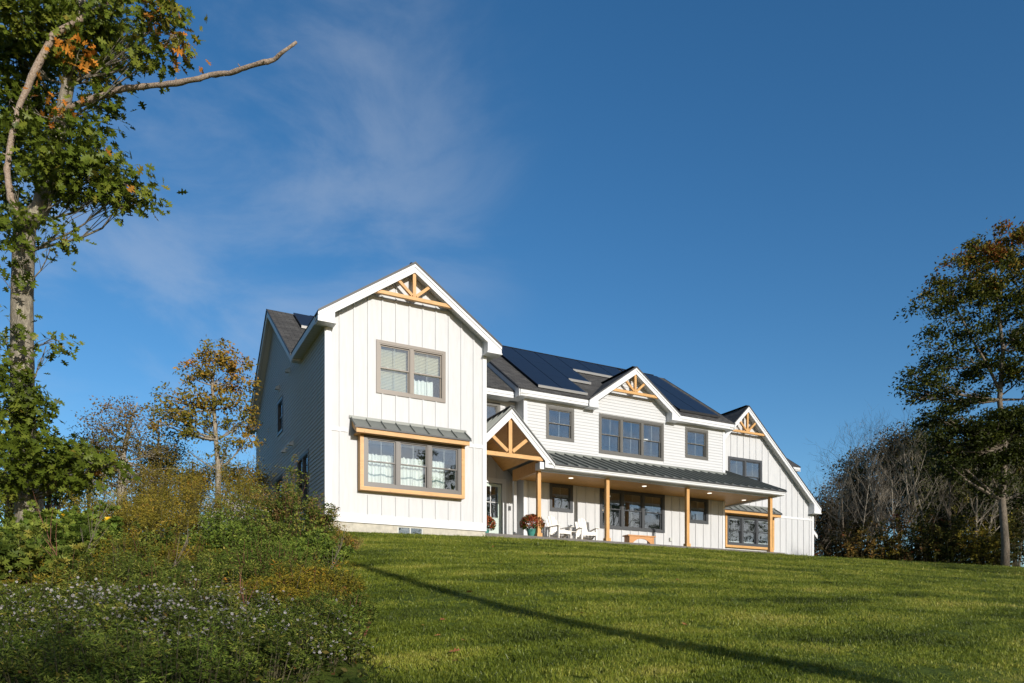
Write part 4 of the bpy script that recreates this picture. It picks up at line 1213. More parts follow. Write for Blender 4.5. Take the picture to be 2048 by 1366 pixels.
    if plume:
        k = nst*46; i = np.repeat(np.arange(nst), 46); s_ = nr.random(k)
        arch = np.stack([np.cos(a[i])*.12*s_+nr.normal(size=k)*.035, np.sin(a[i])*.12*s_+nr.normal(size=k)*.035, .05-.22*(1-s_)+nr.normal(size=k)*.02], 1)
        P = tips[i]+arch
        dd = nr.normal(size=(k,3)); 
        leafmesh('seed_plumes', P, dd, nr.normal(size=(k,3)), nr.uniform(.016,.034,k), nr.random(k), *DIA, plume, R)['kind'] = 'stuff'
    return R
M['stem'] = mat('plant_stem', (.10,.085,.04), .8)
M['stem_red'] = mat('red_brown_stem', (.16,.06,.035), .8)
M['aster'] = leafmat('aster_petals', [(0,(.38,.35,.37)),(1,(.66,.63,.65))], .2)
M['aster_c'] = leafmat('aster_centres', [(0,(.35,.18,.02)),(1,(.22,.08,.02))], .05)
M['lf_oak'] = leafmat('oak_leaves', [(0,(.045,.062,.008)),(.40,(.105,.140,.016)),(.62,(.18,.20,.028)),(.76,(.22,.14,.025)),(.88,(.45,.15,.02)),(1,(.55,.22,.03))], .28, .38)
M['lf_autumn'] = leafmat('autumn_leaves', [(0,(.09,.10,.015)),(.45,(.20,.17,.025)),(.75,(.40,.22,.04)),(1,(.50,.17,.03))], .3)
M['lf_rust'] = leafmat('rusty_leaves', [(0,(.06,.055,.015)),(.5,(.16,.115,.025)),(1,(.32,.15,.04))], .25)
M['lf_maple'] = leafmat('maple_leaves', [(0,(.020,.026,.005)),(.45,(.06,.072,.010)),(.7,(.15,.12,.018)),(.85,(.22,.08,.018)),(1,(.26,.05,.02))], .25)
M['lf_shade'] = leafmat('shade_toned_leaves', [(0,(.014,.020,.005)),(.5,(.045,.052,.010)),(.85,(.10,.09,.018)),(1,(.15,.07,.02))], .2)  # shade of the woods and bank gaps put into the leaf colour
M['lf_brown'] = leafmat('brown_leaves', [(0,(.020,.018,.008)),(.5,(.055,.045,.016)),(.8,(.11,.07,.02)),(1,(.17,.04,.02))], .2)
M['lf_olive'] = leafmat('olive_foliage', [(0,(.055,.055,.008)),(.4,(.18,.155,.022)),(.8,(.31,.24,.035)),(1,(.38,.22,.04))], .25)
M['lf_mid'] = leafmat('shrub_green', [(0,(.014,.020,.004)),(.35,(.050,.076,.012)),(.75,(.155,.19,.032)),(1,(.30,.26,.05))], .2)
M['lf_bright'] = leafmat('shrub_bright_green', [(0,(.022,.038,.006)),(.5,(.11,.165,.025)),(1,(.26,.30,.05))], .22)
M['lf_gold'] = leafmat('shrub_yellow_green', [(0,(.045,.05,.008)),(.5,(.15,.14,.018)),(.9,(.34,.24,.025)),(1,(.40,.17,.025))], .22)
M['plume'] = leafmat('goldenrod_plume', [(0,(.16,.11,.04)),(.6,(.30,.20,.08)),(1,(.36,.20,.06))], .2)
M['conifer'] = leafmat('conifer_needles', [(0,(.010,.020,.010)),(1,(.035,.055,.02))], .1)

def gpt(u, D, dz=0):
    p = at(u, 1267, D); p.z = ground(p.x, p.y)+dz; return p
def ztop(v, D): return CAM[2]+(HOR-v)/FPX*D

# ------------------------------------------------------------------ the big oak on the left
DO = 13.0
def O(u, v, D=DO): return at(u, v, D)
px = DO/FPX
trunk = [(gpt(62, DO, -.2), .30)]+[(O(u, v), w_*px/2*.86) for u, v, w_ in ((62,1090,66),(58,1000,58),(50,900,52),(45,800,50),(44,700,48),(44,600,46),(47,510,46),(50,440,46))]
limb_r = [(O(u, v), w_*px/2*.86) for u, v, w_ in ((52,450,42),(82,415,38),(96,360,36),(108,300,32),(122,240,30),(136,170,26),(146,90,24),(160,20,20),(172,-60,16))]
limb_l = [(O(u, v, 12.7), w_*px/2*.46) for u, v, w_ in ((46,450,34),(22,400,26),(14,340,24),(22,285,23),(40,210,24),(70,140,26),(108,70,28),(150,45,24),(195,18,20),(240,-10,16))]
limb_d = [(O(u, v, d), w_*px/2*.74) for u, v, w_, d in ((132,218,18,13,),(170,204,17,12.9),(215,188,15,12.8),(245,178,14,12.7),(300,172,13,12.6),(350,167,13,12.5),(400,157,12,12.4),(420,150,12,12.4),(460,146,12,12.3),(490,136,11,12.2),(530,124,11,12.1),(548,120,10,12.1),(568,102,8,12.0),(593,84,7,12.0))]
ob = []
def B(u, v, ru, rv, w_=1, t=.35, D=DO, lst=None):
    k = D/FPX; (ob if lst is None else lst).append((at(u, v, D), ru*k, rv*k, w_, t))
for q in ((30,30,60,45,1.0,.38,12.6),(90,20,55,45,1,.4,13.4),(180,25,50,40,.9,.38,13.2),(30,110,50,45,1,.35,13.4),(95,110,50,45,.9,.4,13.6),(170,90,45,40,.9,.4,13.1),
          (235,30,45,38,.8,.42,12.8),(330,25,42,34,.9,.55,12.4),(350,70,25,40,.6,.7,12.3),(290,85,30,40,.8,.42,12.4),(300,120,20,22,.4,.4,12.4),(215,95,35,35,.7,.38,12.9),
          (20,200,45,50,1,.3,13.4),(80,200,45,45,.8,.36,13.7),(110,210,22,16,.5,.86,12.6),(155,110,24,26,.5,.82,12.6),(170,150,50,35,.8,.42,13.2),(200,215,35,28,.7,.38,13.0),(215,150,25,25,.5,.4,12.9),
          (30,290,50,40,1,.3,13.3),(85,300,50,40,1,.32,12.9),(140,270,45,36,.9,.34,12.7),(195,300,45,34,.9,.34,12.6),(120,345,50,32,1,.34,12.6),(190,345,50,32,1,.36,12.5),(240,365,45,28,1,.42,12.4),(275,395,30,22,.7,.5,12.3),(225,400,35,22,.7,.4,12.4),(150,380,40,22,.7,.36,12.6),
          (25,370,40,35,.8,.3,13.2),(20,440,35,35,.8,.32,12.7),(60,455,36,28,.7,.34,12.5),(110,470,35,22,.7,.36,12.5),(45,510,35,22,.6,.34,12.5),(100,500,30,16,.5,.4,12.5),(8,560,24,20,.4,.34,12.6),
          (20,640,28,20,.5,.34,12.5),(12,680,28,18,.4,.34,12.5),(105,675,34,12,.5,.5,12.6),(92,692,24,12,.4,.36,12.6),(20,745,38,20,.6,.32,12.4),(45,790,42,24,.7,.34,12.4),(25,830,45,25,.7,.34,12.4),(70,850,26,16,.4,.4,12.4),(10,890,40,25,.7,.34,12.5),
          (90,900,50,28,.8,.36,12.2),(150,905,45,24,.8,.36,12.1),(60,935,45,24,.6,.36,12.3),(130,945,50,24,.8,.38,12.1),(200,930,36,20,.5,.36,12.1),(15,960,36,24,.6,.34,12.2)):
    B(*q[:4], q[4]*(1.15 if q[1] > 735 else .75 if q[1] > 640 else .55 if q[1] > 430 else .9 if q[1] < 260 else .85), q[5], q[6])
blob_tree('oak_tree', 'tall near oak with lichen covered trunk and a long dead limb at the left edge', 'tree', trunk, ob, M['lf_oak'], M['bark_oak'], .162, 10000, OAK, seed=5,
          limbs=(limb_r,), twigs=18, clump=.15, parts=300, limb_r=.030, sides=14, droop=.55)
oak = bpy.data.objects['oak_tree']; off = oak.location
for nm, L in (('dead_limb', limb_d), ('bare_limb', limb_l)):
    rng = random.Random(9); p0_ = [p-off for p, r in L]; r0_ = [r for p, r in L]; pts, rr = [], []
    for a in range(len(p0_)-1):
        for f in range(4):
            t_ = f/4; pts.append(p0_[a].lerp(p0_[a+1], t_)+Vector((rng.uniform(-1,1), rng.uniform(-1,1), rng.uniform(-1,1)))*r0_[a]*.13); rr.append((r0_[a]*(1-t_)+r0_[a+1]*t_)*rng.uniform(.88,1.14))
    pts.append(p0_[-1]); rr.append(r0_[-1]*.9)
    g = G(); g.tube(pts, rr, 12)
    for a in range(3):
        s = pts[-2]; g.tube([s, s+(pts[-1]-pts[-3]).normalized()*rr[-1]*3+Vector((rng.uniform(-1,1), rng.uniform(-1,1), rng.uniform(-1,1)))*rr[-1]*.8], [rr[-1]*.6, rr[-1]*.12], 5)
    for i in range(5, len(pts)-2, 5):
        s = pts[i]; g.tube([s, s+Vector((rng.uniform(-1,1), rng.uniform(-1,1), rng.uniform(-1,1))).normalized()*(rr[i]*rng.uniform(1.4,3.2))], [rr[i]*.42, rr[i]*.15], 6)
    o = g.build(nm, M['bark_dead'], oak, smooth=True)
    o['label'] = 'long pale dead limb reaching right over the sky' if nm == 'dead_limb' else 'smooth reddish bare limb rising left of the trunk'

# ------------------------------------------------------------------ trees left of the house
lst = []
for q in ((432,706,30,20,1,.7),(470,722,26,20,.9,.7),(398,735,26,18,.9,.7),(440,755,34,22,1,.65),(372,748,18,14,.5,.6),(487,765,20,18,.6,.65),(330,787,16,12,.5,.55),(345,800,14,10,.4,.5),(392,795,30,20,.9,.6),(438,800,24,20,.7,.6),(478,805,22,20,.7,.6),
          (345,828,30,16,.9,.5),(388,838,32,18,1,.5),(320,842,18,14,.6,.55),(430,848,24,18,.7,.5),(300,815,12,10,.3,.5),(478,845,22,18,.6,.5),(400,868,30,14,.8,.4),(358,862,22,10,.5,.5),(495,880,22,22,.6,.6),(455,886,20,12,.4,.4),(500,835,16,20,.4,.6),(430,905,24,12,.4,.4),(380,905,10,8,.2,.4)):
    B(q[0], q[1], q[2], q[3], q[4], q[5], 25.5, lst)
blob_tree('autumn_tree', 'slender tree with sparse orange and olive leaves left of the house', 'tree',
          [(gpt(438, 25.5, -.2), .14)]+[(at(u, v, 25.5), r) for u, v, r in ((436,1000,.10),(437,940,.09),(432,880,.075),(428,820,.06),(424,770,.045),(430,730,.035),(432,700,.015))],
          [(c, rx*1.15, rz, w_, t_-.12) for c, rx, rz, w_, t_ in lst], M['lf_autumn'], M['bark_pale2'], .13, 6600, DIA, seed=11, twigs=18, clump=.11, limb_r=.05, droop=.3)
lst = []
for q in ((240,820,40,18,.8,.6),(200,850,34,20,.8,.5),(270,850,36,22,.9,.5),(225,885,50,22,1,.4),(180,880,28,16,.6,.5),(285,900,30,22,.8,.35),(160,910,36,22,.8,.4),(230,925,46,20,.9,.4),(320,905,26,20,.6,.4),(195,960,50,22,.9,.3),(275,955,44,22,.9,.3)):
    B(q[0], q[1], q[2], q[3], q[4], q[5], 21, lst)
SC = blob_tree('scraggly_tree', 'scraggly half bare tree with rusty leaves and pale low branches', 'tree',
          [(gpt(242, 21, -.2), .15)]+[(at(u, v, 21), r) for u, v, r in ((243,1010,.13),(244,960,.11),(246,920,.08),(252,880,.05),(262,840,.03),(275,805,.012))],
          lst, M['lf_rust'], M['bark_pale'], .075, 8000, DIA, seed=12, twigs=26, clump=.16, limb_r=.035, droop=.2)
g = G(); rng = random.Random(4)
for i in range(26):
    s = at(243+rng.uniform(-3,3), rng.uniform(900,1000), 21); a = rng.choice((-1,1))*rng.uniform(40,125)
    e = at(243+a, rng.uniform(930,1005), 21+rng.uniform(-1.2,1.2)); md = at(243+a*.55, min(s.z, e.z)*0+rng.uniform(915,975), 21)
    pts = wobble(bez(s, md, e, 6), .05, rng); g.tube([p-SC.location for p in pts], taper(7, .026, .006), 4, cap=False)
g.build('bare_branches', M['bark_pale'], SC)['kind'] = 'stuff'
# dense small evergreen behind it, and the woodland edge at the far left
def leafy(label, u, v, D, ru, rv, lm, seed, n=2600, ls=.11, bark='bark_dark', group=None, name='leafy_tree', nb=10, clump=.22, v0=None, t=.5, cat='tree'):
    rng = random.Random(seed); bl = []; k = D/FPX
    for i in range(nb):
        a = rng.uniform(0, 2*math.pi); q = math.sqrt(rng.random())*.8
        bl.append((at(u+ru*q*math.cos(a), v+rv+rv*q*math.sin(a), D+rng.uniform(-1,1)*ru*k*.6), ru*k*rng.uniform(.28,.5), rv*k*rng.uniform(.22,.42), 1, t+rng.uniform(-.25,.25)))
    b = gpt(u, D, -.3); tp = at(u, v+rv*.35, D)
    tr = [(b, .07+.006*(tp.z-b.z)**1.2), (b*.6+tp*.4+Vector((rng.uniform(-.2,.2),0,0)), .06+.004*(tp.z-b.z)), (tp, .03)]
    return blob_tree(name, label, cat, tr, bl, lm, M[bark], ls, n, DIA, seed=seed, twigs=12, clump=clump, limb_r=.06, group=group)
leafy('dark evergreen clump behind the scraggly tree', 318, 838, 29, 46, 70, M['conifer'], 21, 4200, .10, name='evergreen_tree', t=.5)
leafy('orange tinged tree low on the skyline beside the house', 480, 915, 28, 46, 60, M['lf_autumn'], 22, 4200, .10, t=.5)
leafy('orange topped shrub tree under the slender autumn tree', 385, 905, 27, 55, 55, M['lf_autumn'], 23, 4600, .09, t=.45)
leafy('mixed green tree on the skyline behind the scraggly tree', 175, 880, 30, 60, 80, M['lf_mid'], 24, 4600, .11, t=.6)
leafy('green tree on the skyline between the oak and the scraggly tree', 105, 860, 27, 60, 90, M['lf_bright'], 25, 4600, .12, t=.4)
leafy('dark green tree behind the oak trunk at the left edge', 10, 880, 26, 60, 100, M['lf_mid'], 26, 4200, .12, t=.5)
leafy('reddish brown tree behind the shrubs beside the side wall', 300, 930, 27, 60, 50, M['lf_rust'], 27, 3600, .09, t=.5)

# ------------------------------------------------------------------ shrubs and tall weeds on the bank
SH = 'shrubs and tall weeds on the bank left of the lawn'
def shrub(kind, label, u, v, D, Rr, lm, seed, n=(110,70), ls=.05, **k):
    p = gpt(u, D); h = max(.35, ztop(v, D)-p.z)
    return bush(kind, label, 'shrub', p, Rr, h, n[0], n[1], ls, M[lm], seed, group=SH, **k)
shrub('goldenrod_shrub', 'tall bushy goldenrod with brown plumes against the side wall corner', 585, 976, 17.0, 1.0, 'lf_mid', 31, (130,70), .075, plume=M['plume'], stem=M['stem_red'])
shrub('small_shrub', 'small orange brown weed clump at the lawn edge below the foundation', 680, 1066, 14.8, .34, 'lf_gold', 32, (60,45), .045, plume=M['plume'])
shrub('aster_shrub', 'pale aster clump full of seed heads in the middle of the bank', 470, 1003, 16.0, .85, 'lf_mid', 33, (110,60), .05, flowers=1100, fsize=.024)
shrub('olive_shrub', 'broad olive shrub with feathery top below the slender autumn tree', 405, 915, 21, 1.7, 'lf_olive', 34, (220,90), .05)
shrub('olive_shrub', 'olive shrub left of the broad feathery one', 330, 948, 20.5, 1.2, 'lf_olive', 35, (150,80), .05)
shrub('olive_shrub', 'olive shrub touching the side wall of the house', 490, 958, 20.0, 1.1, 'lf_olive', 36, (150,80), .05)
shrub('olive_shrub', 'rounded yellow green shrub under the scraggly tree', 240, 975, 17.5, 1.3, 'lf_olive', 37, (170,80), .05)
shrub('olive_shrub', 'dense olive shrub right of the yellow shell', 310, 1000, 16.0, 1.2, 'lf_olive', 38, (170,80), .05)
k_ = 41
for u, v, D, Rr, lm, ls, lab in (
    (370,1085,12.0,.9,'lf_mid',.055,'mid green shrub in the centre of the bank under the asters'),
    (455,1042,12.8,.85,'lf_bright',.055,'bright green shrub below the pale aster clump'),
    (560,1035,13.2,1.0,'lf_mid',.055,'green weedy shrub below the goldenrod'),
    (625,1075,12.2,.65,'lf_bright',.06,'narrow leaved green shrub on the lawn edge below the goldenrod'),
    (535,1078,10.6,.95,'lf_bright',.05,'dense green shrub right of the dark hollow'),
    (410,1150,9.6,.75,'lf_mid',.05,'dark green shrub left of the dark hollow'),
    (590,1150,9.6,.68,'lf_mid',.05,'shrub spilling onto the shaded lawn edge'),
    (60,1045,11.2,1.3,'lf_bright',.11,'broad leaved green shrub at the foot of the oak'),
    (140,1036,12.2,.8,'lf_bright',.10,'broad leaved green shrub in front of the yellow shell'),
    (235,1070,11.4,1.1,'lf_mid',.06,'green shrub below the rounded yellow green one'),
    (315,1085,11.0,1.0,'lf_gold',.05,'yellowing weeds below the dense olive shrub'),
    (0,1085,8.8,1.0,'lf_mid',.10,'dark shrub at the left edge below the oak'),
    (110,1150,8.6,.9,'lf_gold',.05,'yellow flecked weeds in the left of the bank'),
    (225,1105,8.9,.85,'lf_mid',.05,'green weeds above the left asters'),
    (330,1165,8.3,.8,'lf_mid',.05,'weeds above the middle asters'),
    (655,1188,8.7,.45,'lf_gold',.05,'yellow green goldenrod leaning over the lawn'),
    (600,1195,8.3,.62,'lf_gold',.05,'golden leaved weed clump low on the lawn edge'),
    (560,1205,7.8,.8,'lf_gold',.045,'golden weeds beside the white asters'),
    (675,1280,6.9,.36,'lf_mid',.045,'lowest green weed clump at the lawn edge'),
    (620,1298,6.5,.5,'lf_bright',.04,'feathery green clump at the bottom right of the bank')):
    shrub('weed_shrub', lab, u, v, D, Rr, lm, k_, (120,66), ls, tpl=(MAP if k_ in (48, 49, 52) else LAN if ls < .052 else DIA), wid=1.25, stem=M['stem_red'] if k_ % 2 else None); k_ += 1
for u, v, D, Rr, fl, lab in ((50,1195,7.4,.8,380,'white flowering asters at the bottom left corner'),(170,1250,6.4,.8,420,'white flowering asters second from the left'),(300,1215,7.0,.85,620,'white flowering asters in the middle of the front bank'),
                       (420,1185,7.1,.75,620,'tallest white flowering asters in the front bank'),(510,1275,6.2,.7,420,'white flowering asters sloping towards the lawn'),(610,1310,6.0,.55,200,'last low white asters before the lawn')):
    shrub('aster_plant', lab, u, v, D, Rr, 'lf_mid', k_, (120,66), .042, tpl=LAN, wid=1.3, flowers=int(fl*1.0), fsize=.023); k_ += 1
for u, v, D, Rr, lm, lab in ((40,1345,5.2,.7,'lf_bright','low bright green plants at the very bottom left'),(200,1350,5.1,.7,'lf_mid','low green plants under the left asters'),(340,1352,5.1,.7,'lf_bright','low feathery green plants at the bottom of the bank'),(480,1350,5.3,.6,'lf_mid','low green plants under the sloping asters')):
    shrub('low_plant', lab, u, v, D, Rr, lm, k_, (90,56), .042, tpl=LAN, wid=1.3); k_ += 1

# leaf litter and low growth that covers the bank between the shrubs, coloured dark to paint the shaded gaps
nr = np.random.default_rng(77); N = 30000
yy = nr.uniform(-18.5, 9, N); xl = np.where(yy < 0, -.5+(yy+1)*.2, -.4); xx_ = xl-nr.random(N)**1.3*9
P = np.stack([xx_, yy, np.array([ground(a, b) for a, b in zip(xx_, yy)])+nr.random(N)**2*.28], 1)
Dd = nr.normal(size=(N,3)); Dd[:,2] = abs(Dd[:,2])*.7
tag(leafmesh('undergrowth', P, Dd, nr.normal(size=(N,3))+np.array([0,-.3,1]), nr.uniform(.03,.07,N), nr.random(N), *DIA, M['lf_shade']), kind='stuff')

# ------------------------------------------------------------------ woodland on the right
WD = 'trees along the woodland edge right of the house'  # leaf colours here kept dark, standing in for shade from other trees
lst = []
for q in ((2000,500,40,26,.9,.75),(2045,510,40,30,.8,.65),(1955,525,34,24,.8,.75),(1915,560,36,24,.8,.7),(1975,570,40,28,.9,.6),(2035,580,40,30,.8,.5),(1880,595,26,20,.6,.65),(1930,615,40,24,.8,.55),(1850,628,24,16,.5,.5),(1990,635,40,28,.8,.45),(2045,660,34,30,.7,.45),
          (1890,655,34,20,.7,.4),(1950,680,36,22,.7,.35),(2010,710,40,26,.8,.35),(1985,760,44,26,.8,.3),(2040,770,34,30,.7,.4),(1900,720,34,18,.7,.35),(1860,745,34,18,.7,.35),(1830,770,28,16,.6,.35),(1815,800,16,10,.3,.35),(1880,785,36,18,.7,.3),(1935,800,40,20,.7,.25),(1900,840,30,30,.7,.2),(1960,850,36,30,.7,.25),(2030,850,36,30,.7,.35),(1925,875,34,26,.8,.25),(1985,890,34,26,.8,.25),(2040,905,30,26,.7,.3),(1845,700,16,12,.3,.4),(1850,800,30,14,.6,.3),(1870,830,26,20,.6,.25),(1930,935,30,24,.6,.2),(1985,955,32,26,.7,.2),(2040,985,30,26,.6,.25),(1885,895,24,22,.5,.2),(2000,900,34,24,.8,.25),(2015,840,34,26,.8,.3),(1960,905,30,24,.7,.2),(1900,930,26,24,.6,.2),(2095,510,40,34,.6,.6),(2090,600,40,34,.6,.4),(2095,700,40,34,.6,.4),(2090,800,40,34,.6,.3),(2090,890,40,34,.6,.25)):
    B(q[0], q[1], q[2], q[3], q[4], q[5], 38, lst)
lst = [(c+Vector((0,0,.30 if c.z > 8 else 0)), rx*1.18, rz*1.2, w_, t_-.10) for c, rx, rz, w_, t_ in lst]
blob_tree('maple_tree', 'tallest tree at the right edge with dark green and reddish crown', 'tree',
          [(gpt(2010, 38, -.3), .22)]+[(at(u, v, 38), r*.62) for u, v, r in ((2011,1090,.29),(2004,1000,.26),(2010,900,.22),(1999,800,.19),(2006,700,.15),(1996,620,.11),(1990,560,.07),(1995,500,.03))],
          lst, M['lf_maple'], M['bark_grey'], .19, 46000, DIA, seed=61, twigs=15, clump=.24, limb_r=.10, droop=.25, group=WD,
          limbs=([(at(u, v, 38), r*.6) for u, v, r in ((2003,790,.13),(1975,730,.10),(1945,680,.08),(1925,640,.06),(1905,600,.04))], ))
for i, (u, v, D, ru, rv, lm, n, lab) in enumerate((
    (1990,815,52,60,130,'lf_shade',5200,'tall dark tree filling the gap below the maple crown'),
    (1885,835,54,50,120,'lf_shade',4600,'tall dark tree below the left side of the maple crown'),
    (1700,918,60,44,85,'lf_brown',3600,'brownish leafy tree nearest the house on the right'),
    (1745,872,62,48,100,'lf_shade',4200,'dark tree with olive top behind the leaning bare trees'),
    (1800,845,60,55,110,'lf_brown',4200,'brown mottled tree behind the leaning bare trees'),
    (1850,838,58,45,115,'lf_shade',4200,'dark olive tree left of the tall maple trunk'),
    (1900,900,50,44,100,'lf_shade',4200,'dark tree behind the clustered pale trunks'),
    (1960,850,52,50,110,'lf_maple',4600,'dark maple behind the tall maple trunk'),
    (2030,840,50,44,110,'lf_shade',4200,'dark tree at the right edge of the woodland'),
    (2000,960,46,50,75,'lf_shade',4200,'low dark tree right of the clustered trunks'),
    (1660,985,58,36,60,'lf_brown',2400,'low brown tree just right of the garage wing'))):
    leafy(lab, u, v, D, ru*1.05, rv, M[lm], 70+i, n*4, .20, group=WD, clump=.45, nb=22, t=.45)
for i, (u, v, D, r, lean, lab) in enumerate((
    (1634,960,52,.09,(-.02,0),'thin grey bare tree beside the garage wing'),
    (1668,868,47,.13,(0,0),'tall bare tree rising above the garage eave'),
    (1692,925,50,.10,(0,0),'slim bare tree between the tall bare one and the brown tree'),
    (1716,900,49,.10,(-.03,0),'bare tree with a straight pale stem in front of the brown tree'),
    (1800,835,46,.16,(-.45,.1),'pale bare tree leaning strongly to the left'),
    (1850,828,45,.17,(-.38,.1),'pale bare tree leaning left beside the dark olive tree'),
    (1795,900,48,.11,(-.05,0),'straight pale bare tree among the leaning ones'),
    (1868,850,44,.15,(-.22,0),'bare tree fanning left of the maple crown'),
    (1905,880,42,.16,(.02,0),'pale bare tree with a thick stem left of the clustered trunks'),
    (1948,870,41,.15,(.12,0),'pale bare tree curving right in the clustered trunks'),
    (1962,890,41,.12,(.20,0),'thinner bare tree leaning right in the clustered trunks'),
    (2035,900,44,.13,(.05,0),'bare tree at the right edge behind the maple'),
    (1740,960,47,.08,(0,0),'short bare sapling in the middle of the woodland edge'),
    (1765,950,46,.08,(.03,0),'bare sapling right of the short one'))):
    p = gpt(u, D, -.1); h = ztop(v, D)-p.z
    bare_tree(lab, p, h*.82, r*.62, 100+i, lean=lean, levels=4 if i in (1, 7) else 3, spread=.55, up=.35, bark=M['bark_grey'] if i in (0, 2, 8, 12) else M['bark_pale2'], group=WD, twiggy=4)
for i, (u, v, D, Rr, lm, lab) in enumerate((
    (1645,1070,46,2.2,'lf_brown','brown thicket beside the garage wall'),(1690,1068,45,2.0,'lf_brown','reddish thicket under the tall bare tree'),(1735,1060,44,2.2,'lf_rust','rust coloured thicket in the woodland edge'),
    (1780,1058,44,2.2,'lf_gold','yellowish thicket under the leaning trees'),(1825,1050,43,2.2,'lf_brown','brown thicket under the leaning trees'),(1870,1045,42,2.0,'lf_shade','dark thicket left of the clustered trunks'),
    (1915,1060,41.5,1.6,'lf_shade','dark thicket behind the clustered trunks'),(1965,1050,41,2.0,'lf_olive','olive thicket between the clustered trunks and the maple'),(2035,1055,40,2.0,'lf_shade','dark thicket right of the maple trunk'))):
    p = gpt(u, D, -.2); h = ztop(v, D)-p.z
    bush('woodland_thicket', lab, 'thicket', p, Rr, h, 110, 50, .17, M[lm], 130+i, group='thickets along the woodland edge', lean=.25)
# trees on the slope behind the photographer: they throw the long shadows on the lawn and show in the panes
p = Vector((2.75, -29.0, ground(2.75, -29.0)-.1)); SN = empty('dead_tree', tuple(p)); tag(SN, 'dead leafless crooked trunk whose shadow lies across the lawn', 'tree')
pts = [(2.75, p.z), (1.95, -2.9), (1.09, -.31), (.49, .36), (.20, .83), (-.01, 1.32), (-.10, 2.1), (-.08, 2.8), (-.06, 3.40)]
G().tube([(a-p.x, 0, b-p.z) for a, b in pts], [.20,.17,.15,.145,.14,.135,.125,.115,.10], 12).build('trunk', M['bark_pale'], SN, smooth=True)

# more bare trees down the slope to the right: streaks of shadow on the far lawn, dark shapes in the porch windows
for i, (x, y, h, r, lab) in enumerate(((23, -30, 15.0, .17, 'bare tree downhill on the right, nearest of the row'), (29, -36, 17.0, .19, 'bare tree downhill on the right, second of the row'), (35.5, -33, 17.0, .17, 'bare tree downhill on the right, third of the row'),
        (42, -40, 20.0, .22, 'bare tree downhill on the right, fourth of the row'), (50, -36, 19.0, .20, 'bare tree downhill on the right, fifth of the row'), (14.5, -44, 9.6, .18, 'short bare tree down the slope behind the photographer'))):
    p = Vector((x, y, ground(x, y)-.1)); bare_tree(lab, p, h*.85, r, 200+i, levels=3, spread=.45, up=.4, group='bare trees down the slope', twiggy=3)
# woodland that flanks the bank on the left, outside the picture
for i, (x, y, h, lab) in enumerate(((-16, -4, 14, 'leafy tree left of the bank beside the oak'), (-15.5, 2.5, 16, 'leafy tree uphill on the left'), (-14.5, 9, 17, 'leafy tree level with the side wall'), (-16, 14, 14, 'leafy tree behind the house on the left'),
        (-17, -11, 13, 'leafy tree downhill on the left'), (-12.5, 16, 10, 'lower leafy tree behind the side wall'), (-10.5, -40, 9.0, 'leafy tree downhill behind the photographer'), (-8.0, -45, 13.2, 'leafy tree behind the photographer, right of the lower one'), (-13.0, -42, 13.5, 'leafy tree behind the photographer, left of the lower one'), (-3.4, -47, 13.0, 'leafy tree further downhill behind the photographer'), (32, -58, 27, 'leafy tree of the far wood below the lawn, nearest of it'), (39, -62, 28, 'leafy tree of the far wood below the lawn, second of it'), (46, -57, 27, 'leafy tree of the far wood below the lawn, third of it'), (54, -61, 28, 'leafy tree of the far wood below the lawn, fourth of it'), (62, -56, 27, 'leafy tree of the far wood below the lawn, fifth of it'), (71, -60, 28, 'leafy tree of the far wood below the lawn, sixth of it'), (80, -55, 27, 'leafy tree of the far wood below the lawn, seventh of it'), (93, -58, 28, 'leafy tree of the far wood below the lawn, eighth of it'))):
    rng = random.Random(300+i); b = Vector((x, y, ground(x, y)-.2)); bl = []
    for k in range(16):
        a = rng.uniform(0, 6.28); q = math.sqrt(rng.random())*h*.26
        bl.append((b+Vector((q*math.cos(a), q*math.sin(a), h*rng.uniform(.25,.95))), h*.13, h*.10, 1, rng.uniform(.2,.7)))
    blob_tree('leafy_tree', lab, 'tree', [(b, .22), (b+Vector((.1,0,h*.4)), .16), (b+Vector((0,.1,h*.85)), .05)], bl, M['lf_mid'], M['bark_dark'], .34 if y > -30 else (.26 if y > -50 else .30), 5200 if y > -50 else 15000, DIA, seed=300+i, twigs=14, clump=.35, limb_r=.07, group='leafy trees around the lawn outside the picture')

